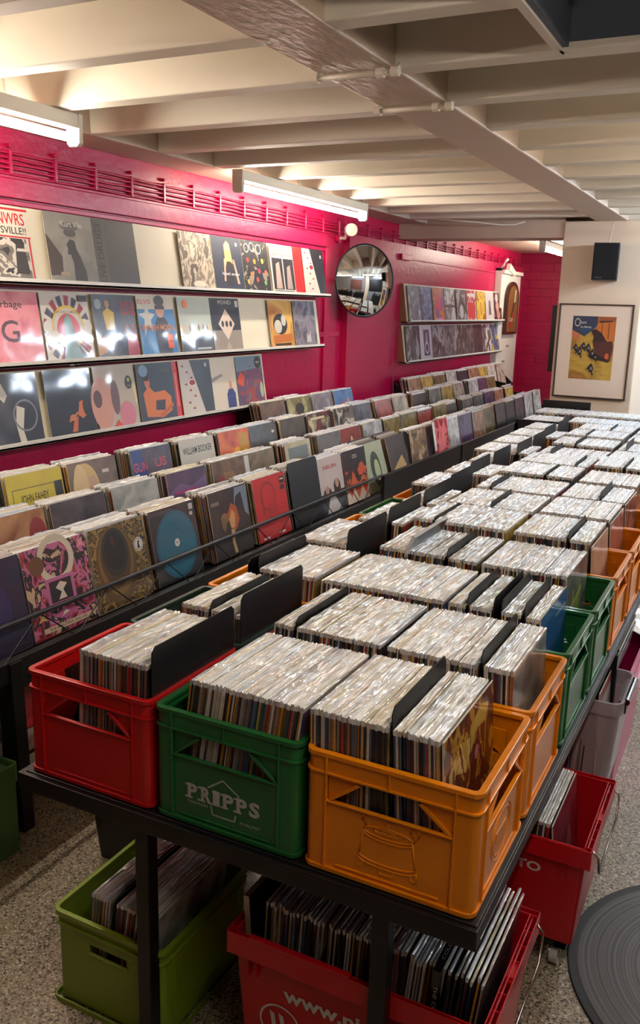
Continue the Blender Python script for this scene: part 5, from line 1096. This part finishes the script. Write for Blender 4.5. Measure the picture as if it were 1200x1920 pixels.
# speaker, framed poster, far picture, white door panel
e = empty('loudspeaker', (-.885, 5.90, 1.335)); tag(e, 'black loudspeaker mounted high on the cream pillar', 'speaker')
e.rotation_euler = (0, 0, R(8))
mb = MB(); mb.box((-.095, -.11, 0), (.095, .09, .275), mat('speaker_black', (20, 20, 22), .45)); mb.obj('cabinet', e, bevel=.004)
mb = MB(); mb.box((-.085, -.120, .008), (.085, -.108, .267), mat('speaker_cloth', (10, 10, 12), .9)); mb.obj('grille', e, bevel=.003)
mb = MB(); put_text(mb, 'Kenwood', .012, mat('badge_grey', (150, 150, 150), .4), Matrix(((1, 0, 0, -.045), (0, 0, -1, -.1206), (0, 1, 0, .018), (0, 0, 0, 1))), width=.05, layer=.0004); mb.obj('badge', e, fix=False)
mb = MB(); mb.tube([(0, .08, .15), (0, .11, .15)], .02, M_BLACKM, 10); mb.tube([(0, .1, .27), (.03, .098, .44)], .003, M_PIPE, 6); mb.obj('wall_mount', e)
e = empty('framed_poster', (-1.218, 5.985, .415)); tag(e, 'framed poster of black birds tumbling from a basket on the cream pillar', 'poster')
FW, FH = .565, .735
PM = Matrix(((0, -1, 0, 0), (0, 0, 0, 0), (0, 0, 1, 0), (0, 0, 0, 1)))
mb = MB(); mb.box((0, -.008, 0), (FW, .012, FH), mat('poster_mat', (226, 206, 186), .8)); mb.obj('mount', e)
mb = MB(); fm = mat('frame_brown', (84, 66, 56), .3, metal=.4)
for a, b in (((-.006, -.018, -.006), (.006, .012, FH+.006)), ((FW-.006, -.018, -.006), (FW+.006, .012, FH+.006)), ((-.006, -.018, -.006), (FW+.006, .012, .006)), ((-.006, -.018, FH-.006), (FW+.006, .012, FH+.006))): mb.box(a, b, fm)
mb.obj('frame', e, bevel=.002)
mb = MB(); A_ = Matrix.Translation((FW*.5-.005, -.0085, .145)) @ Matrix.Rotation(R(-90), 4, 'Z')
art = [('r', 0, 0, 1, 1, noise_art([(176, 136, 46), (196, 160, 66), (150, 106, 40), (186, 120, 60)], 5, (1, 1, 1), False, 1)), ('p', [(0, 1), (.62, 1), (.56, .84), (.3, .68), (0, .78)], (52, 60, 84)), ('p', [(0, .78), (.2, .7), (.18, .62), (0, .66)], (190, 110, 70)), ('p', [(.16, .8), (.5, .84), (.32, .7)], (40, 74, 110)), ('r', .58, .62, 1, 1, (190, 106, 44)), ('r', .6, .93, 1, .99, (150, 84, 50)), ('p', [(.6, .93), (.9, .94), (.94, .92), (.62, .90)], (70, 40, 34)), ('r', .68, .66, .7, .9, (120, 66, 30)), ('r', .84, .66, .86, .9, (120, 66, 30)),
  ('p', [(.44, .78), (.56, .8), (.7, .74), (.82, .62), (.82, .58), (.5, .58), (.52, .68)], (50, 30, 30)), ('p', [(.5, .6), (.96, .62), (.98, .52), (.94, .3), (.88, .28), (.6, .34), (.56, .46)], (84, 42, 36)), ('e', .86, .38, .05, .05, (206, 90, 50)), ('p', [(.4, .38), (.6, .42), (.9, .32), (.86, .29), (.5, .33)], (50, 28, 28))]
for u, v, s_ in ((.12, .5, 1), (.22, .44, 1.2), (.3, .53, 1), (.42, .5, 1.2), (.52, .42, 1.1), (.6, .36, .9), (.52, .18, 1.3)):
    art += [('p', [(u-.03*s_, v+.04*s_), (u+.02*s_, v+.045*s_), (u+.05*s_, v+.0), (u+.03*s_, v-.045*s_), (u-.02*s_, v-.05*s_), (u-.045*s_, v)], (36, 34, 40)), ('p', [(u-.10*s_, v-.03*s_), (u-.03*s_, v+.035*s_), (u-.03*s_, v)], (40, 38, 44)), ('p', [(u+.0, v-.04*s_), (u+.03*s_, v-.085*s_), (u+.055*s_, v-.08*s_), (u+.02*s_, v-.03*s_)], (34, 30, 36)), ('e', u+.01, v-.0, .022*s_, .02*s_, (130, 126, 126)), ('e', u, v+.045*s_, .02*s_, .018*s_, (36, 32, 38))]
art += [('o', .12, .9, .05, .065, (214, 210, 196)), ('t', 'Quick', .25, .9, .16, .05, (214, 210, 196)), ('t', 'the Melody', .32, .83, .26, .045, (214, 210, 196))]+[('r', u, v, u+.12, v+.006, (120, 84, 40)) for u, v in ((.06, .28), (.2, .21), (.22, .1), (.66, .2), (.62, .13), (.75, .08))]
art_onto(mb, art, w=.335, h=.50, X=A_, eps=.0003)
o = mb.obj('print', e, fix=False)
# white panel with arched picture
e = empty('white_door_panel', (WX+.13, 8.92, .40), (0, 0, R(0))); tag(e, 'narrow white cabinet panel in the corner beyond the distant display', 'cabinet')
mb = MB(); mb.box((-.08, 0, -1.05), (.0, .86, 1.13), mat('panel_white', (214, 206, 196), .45)); mb.obj('panel', e, bevel=.004)
mb = MB(); mb.box((0, .0, 1.10), (.03, .86, 1.14), M_PIPE); mb.tube([(.0, .4, .26), (.03, .4, .26)], .012, M_STEEL, 10); mb.box((0, .38, .42), (.006, .46, .44), M_BLACKM); mb.tube([(0, .25, .08), (.03, .25, .08)], .014, M_STEEL, 10); mb.obj('fittings', e)
e = empty('arched_picture', (WX+.135, 9.36, .80)); tag(e, 'arched brown picture of a bottle hanging on the white panel in the corner', 'picture')
outl = [(-.24, 0), (.24, 0), (.24, .30)]+[(.24*math.cos(R(a)), .34+.16*math.sin(R(a))) for a in range(0, 181, 15)]+[(-.24, .30)]
mb = MB(); mb.prism([(a, b) for a, b in outl], 'x', 0, .03, mat('wood_brown', (60, 22, 12), .4)); mb.obj('frame', e, bevel=.004)
mb = MB(); art = [('p', [(.5+a*1.55, .05+b*1.75) for a, b in outl], (120, 84, 34)), ('p', [(.3, .2), (.38, .2), (.62, .55), (.66, .75), (.58, .75), (.5, .55)], (50, 40, 30)), ('p', [(.56, .6), (.7, .62), (.72, .85), (.6, .85)], (206, 186, 140)), ('p', [(.3, .14), (.44, .12), (.6, .4), (.5, .42)], (170, 50, 40)), ('t', 'COLA', .42, .28, .3, .1, (220, 210, 190))]
art_onto(mb, art, w=.5, h=.5, X=Matrix.Translation((.031, 0, 0)), eps=.0006); mb.obj('picture', e, fix=False)
e.scale = (1, 1.15, 1.24)
e = empty('security_camera', (WX+.10, 9.05, 1.54)); tag(e, 'small white camera unit on a bracket above the white panel', 'camera')
mb = MB(); mb.prism([(.05, 0), (.30, -.06), (.32, .0), (.08, .08)], 'x', .02, .07, M_FIX); mb.obj('body', e, bevel=.004)
mb = MB(); mb.tube([(-.04, -.06, 0), (.03, -.1, .05), (.06, -.12, .1), (.06, -.04, .12)], .015, M_PIPE, 8); mb.box((-.05, -.12, -.06), (.02, -.02, .02), M_BLACKM); mb.obj('hook', e)
mb = MB(); mb.box((-1.262, 6.25, .62), (-1.2505, 6.85, 1.13), M_BLACKM); mb.box((-1.30, 6.06, .60), (-1.2505, 6.60, 1.14), M_BLACKM); o = mb.obj('wall_frame'); tag(o, 'narrow black frame seen edge-on at the left side of the pillar', 'frame')
# ceiling cable by the far lamp
mb = MB(); mb.tube([(-1.55, 5.93, 1.785), (-1.62, 5.9, 1.76), (-1.72, 5.85, 1.755), (-1.9, 5.75, 1.77), (-2.2, 5.6, 1.785)], .006, M_PIPE, 6); mb.tube([(-1.72, 6.6, 1.79), (-1.8, 7.3, 1.785), (-1.9, 8.1, 1.78)], .008, M_PIPE, 6)
tag(mb.obj('ceiling_cable', smooth=True), 'loose white cable hanging under the last joist by the pillar', 'cable')
# wall cord
mb = MB(); mb.tube([(WX+.065, 5.9, .98), (WX+.07, 5.86, .58), (WX+.065, 5.93, .2)], .004, mat('cord_brown', (150, 90, 80), .5), 6); tag(mb.obj('cord'), 'thin cord hanging down from the distant display shelf', 'cord')
# under the left rack
mb = MB(); mb.box((-2.02, .45, FZ), (-1.80, 1.35, FZ+.11), mat('cardboard', (140, 104, 72), .8)); tag(mb.obj('cardboard_box', bevel=.003), 'flat brown cardboard box on the floor under the left rack', 'box')
mb = MB(); mb.box((-2.0, .55, FZ+.112), (-1.80, .95, FZ+.21), mat('white_card', (206, 200, 190), .6)); mb.box((-1.7995, .58, FZ+.17), (-1.799, .9, FZ+.185), M_BLACKM); tag(mb.obj('white_box', bevel=.003), 'small white box resting on the cardboard box under the left rack', 'box')
mb = MB(); mb.strip(rrect(-1.98, .1, -1.60, .44, .02), .012, -.40, -.34, mat('sage_plastic', (96, 140, 84), .4), closed=True); mb.box((-1.97, .11, FZ), (-1.61, .43, -.36), mat('sage_plastic', (96, 140, 84), .4)); tag(mb.obj('green_crate'), 'pale green crate edge showing at the left border under the rack', 'crate')
cover_record('record_sleeve', 'red record sleeve in shadow under the left rack', 'record', [('r', .1, .1, .9, .9, (150, 20, 30))], (-1.86, .78, -.42), lean=4, base=(190, 30, 44))

# ------------------------------------------------------------------ right-hand bay (seen in the mirror)
mb = MB(); mb.box((1.6, 4.9, FZ), (2.0, 5.3, CZ), M_PILLAR); struct(mb.obj('wall_pillar_right', bevel=.01))
for i, y in enumerate((1.5, 3.6, 6.3)):
    mb = MB(); mb.box((1.9, y, FZ), (2.9, y+1.7, .0), M_BLACK); mb.box((1.9, y, 0), (1.93, y+1.7, .18), M_BLACK); mb.box((2.4, y, 0), (2.43, y+1.7, .25), M_BLACK)
    tag(mb.obj('record_bin', bevel=.004), 'black record bin in the right-hand bay seen only in the mirror', 'record rack', 'bins seen in the mirror')
    for x_ in (1.95, 2.45):
        for q in range(4):
            X = Matrix.Translation((x_, y+.41+q*.4, .02 if x_ < 2 else .06)) @ Matrix.Rotation(PI, 4, 'Z')
            for g_ in range(6):
                G = GEO[rb.randrange(len(GEO))]; k = len(STUFF.v); STUFF.v += [tuple(X @ Matrix.Translation((-.006*g_, 0, 0)) @ Vector(v)) for v in G[0]]; STUFF.f += [[a+k for a in f] for f in G[1]]; STUFF.m += G[2]
mb = MB(); mb.box((3.16, 5.6, .3), (3.2, 8.2, 1.6), M_BLACK); tag(mb.obj('wall_board'), 'black wall board seen in the mirror', 'board')
mb = MB(); mb.box((3.17, 2.6, .3), (3.2, 4.4, 1.5), mat('board_brown', (120, 70, 60), .7)); tag(mb.obj('wall_board'), 'brown wall board seen in the mirror', 'board')
cover_record('record_sleeve', 'pale record on the far wall just visible right of the pillar', 'record', [('p', [(.1, .1), (.3, .5), (.5, .3)], (40, 40, 44)), ('r', .1, .6, .9, .9, (60, 110, 170)), ('r', .1, .4, .9, .58, (190, 150, 110))], (-.80, 8.56, .72), lean=4, yaw=-90, base=(206, 206, 204))

# ------------------------------------------------------------------ the packed rest
o = STUFF.obj('packed_record_sleeves', fix=False)
tag(o, 'tightly packed record sleeves filling the farther crates and the black racks', 'record', kind='stuff')
for q in bpy.data.objects:
    if q.get('label') and not 4 <= len(q['label'].split()) <= 16 and q.get('category'): print('LABEL', q.name, q['label'])
print('STUFF faces', len(STUFF.f), 'objects', len(bpy.data.objects), 'singles', len([q for q in COL.objects if q.name.startswith('record_sleeve') and q.get('group', '').startswith('records')]))

# ------------------------------------------------------------------ world and view
w = bpy.data.worlds.new('world'); SC.world = w; w.use_nodes = True
w.node_tree.nodes['Background'].inputs['Color'].default_value = (.9, .92, 1, 1); w.node_tree.nodes['Background'].inputs['Strength'].default_value = .1
SC.view_settings.view_transform = 'Standard'; SC.view_settings.look = 'None'; SC.view_settings.gamma = 1; SC.view_settings.exposure = 0.74
SC.view_settings.use_curve_mapping = False
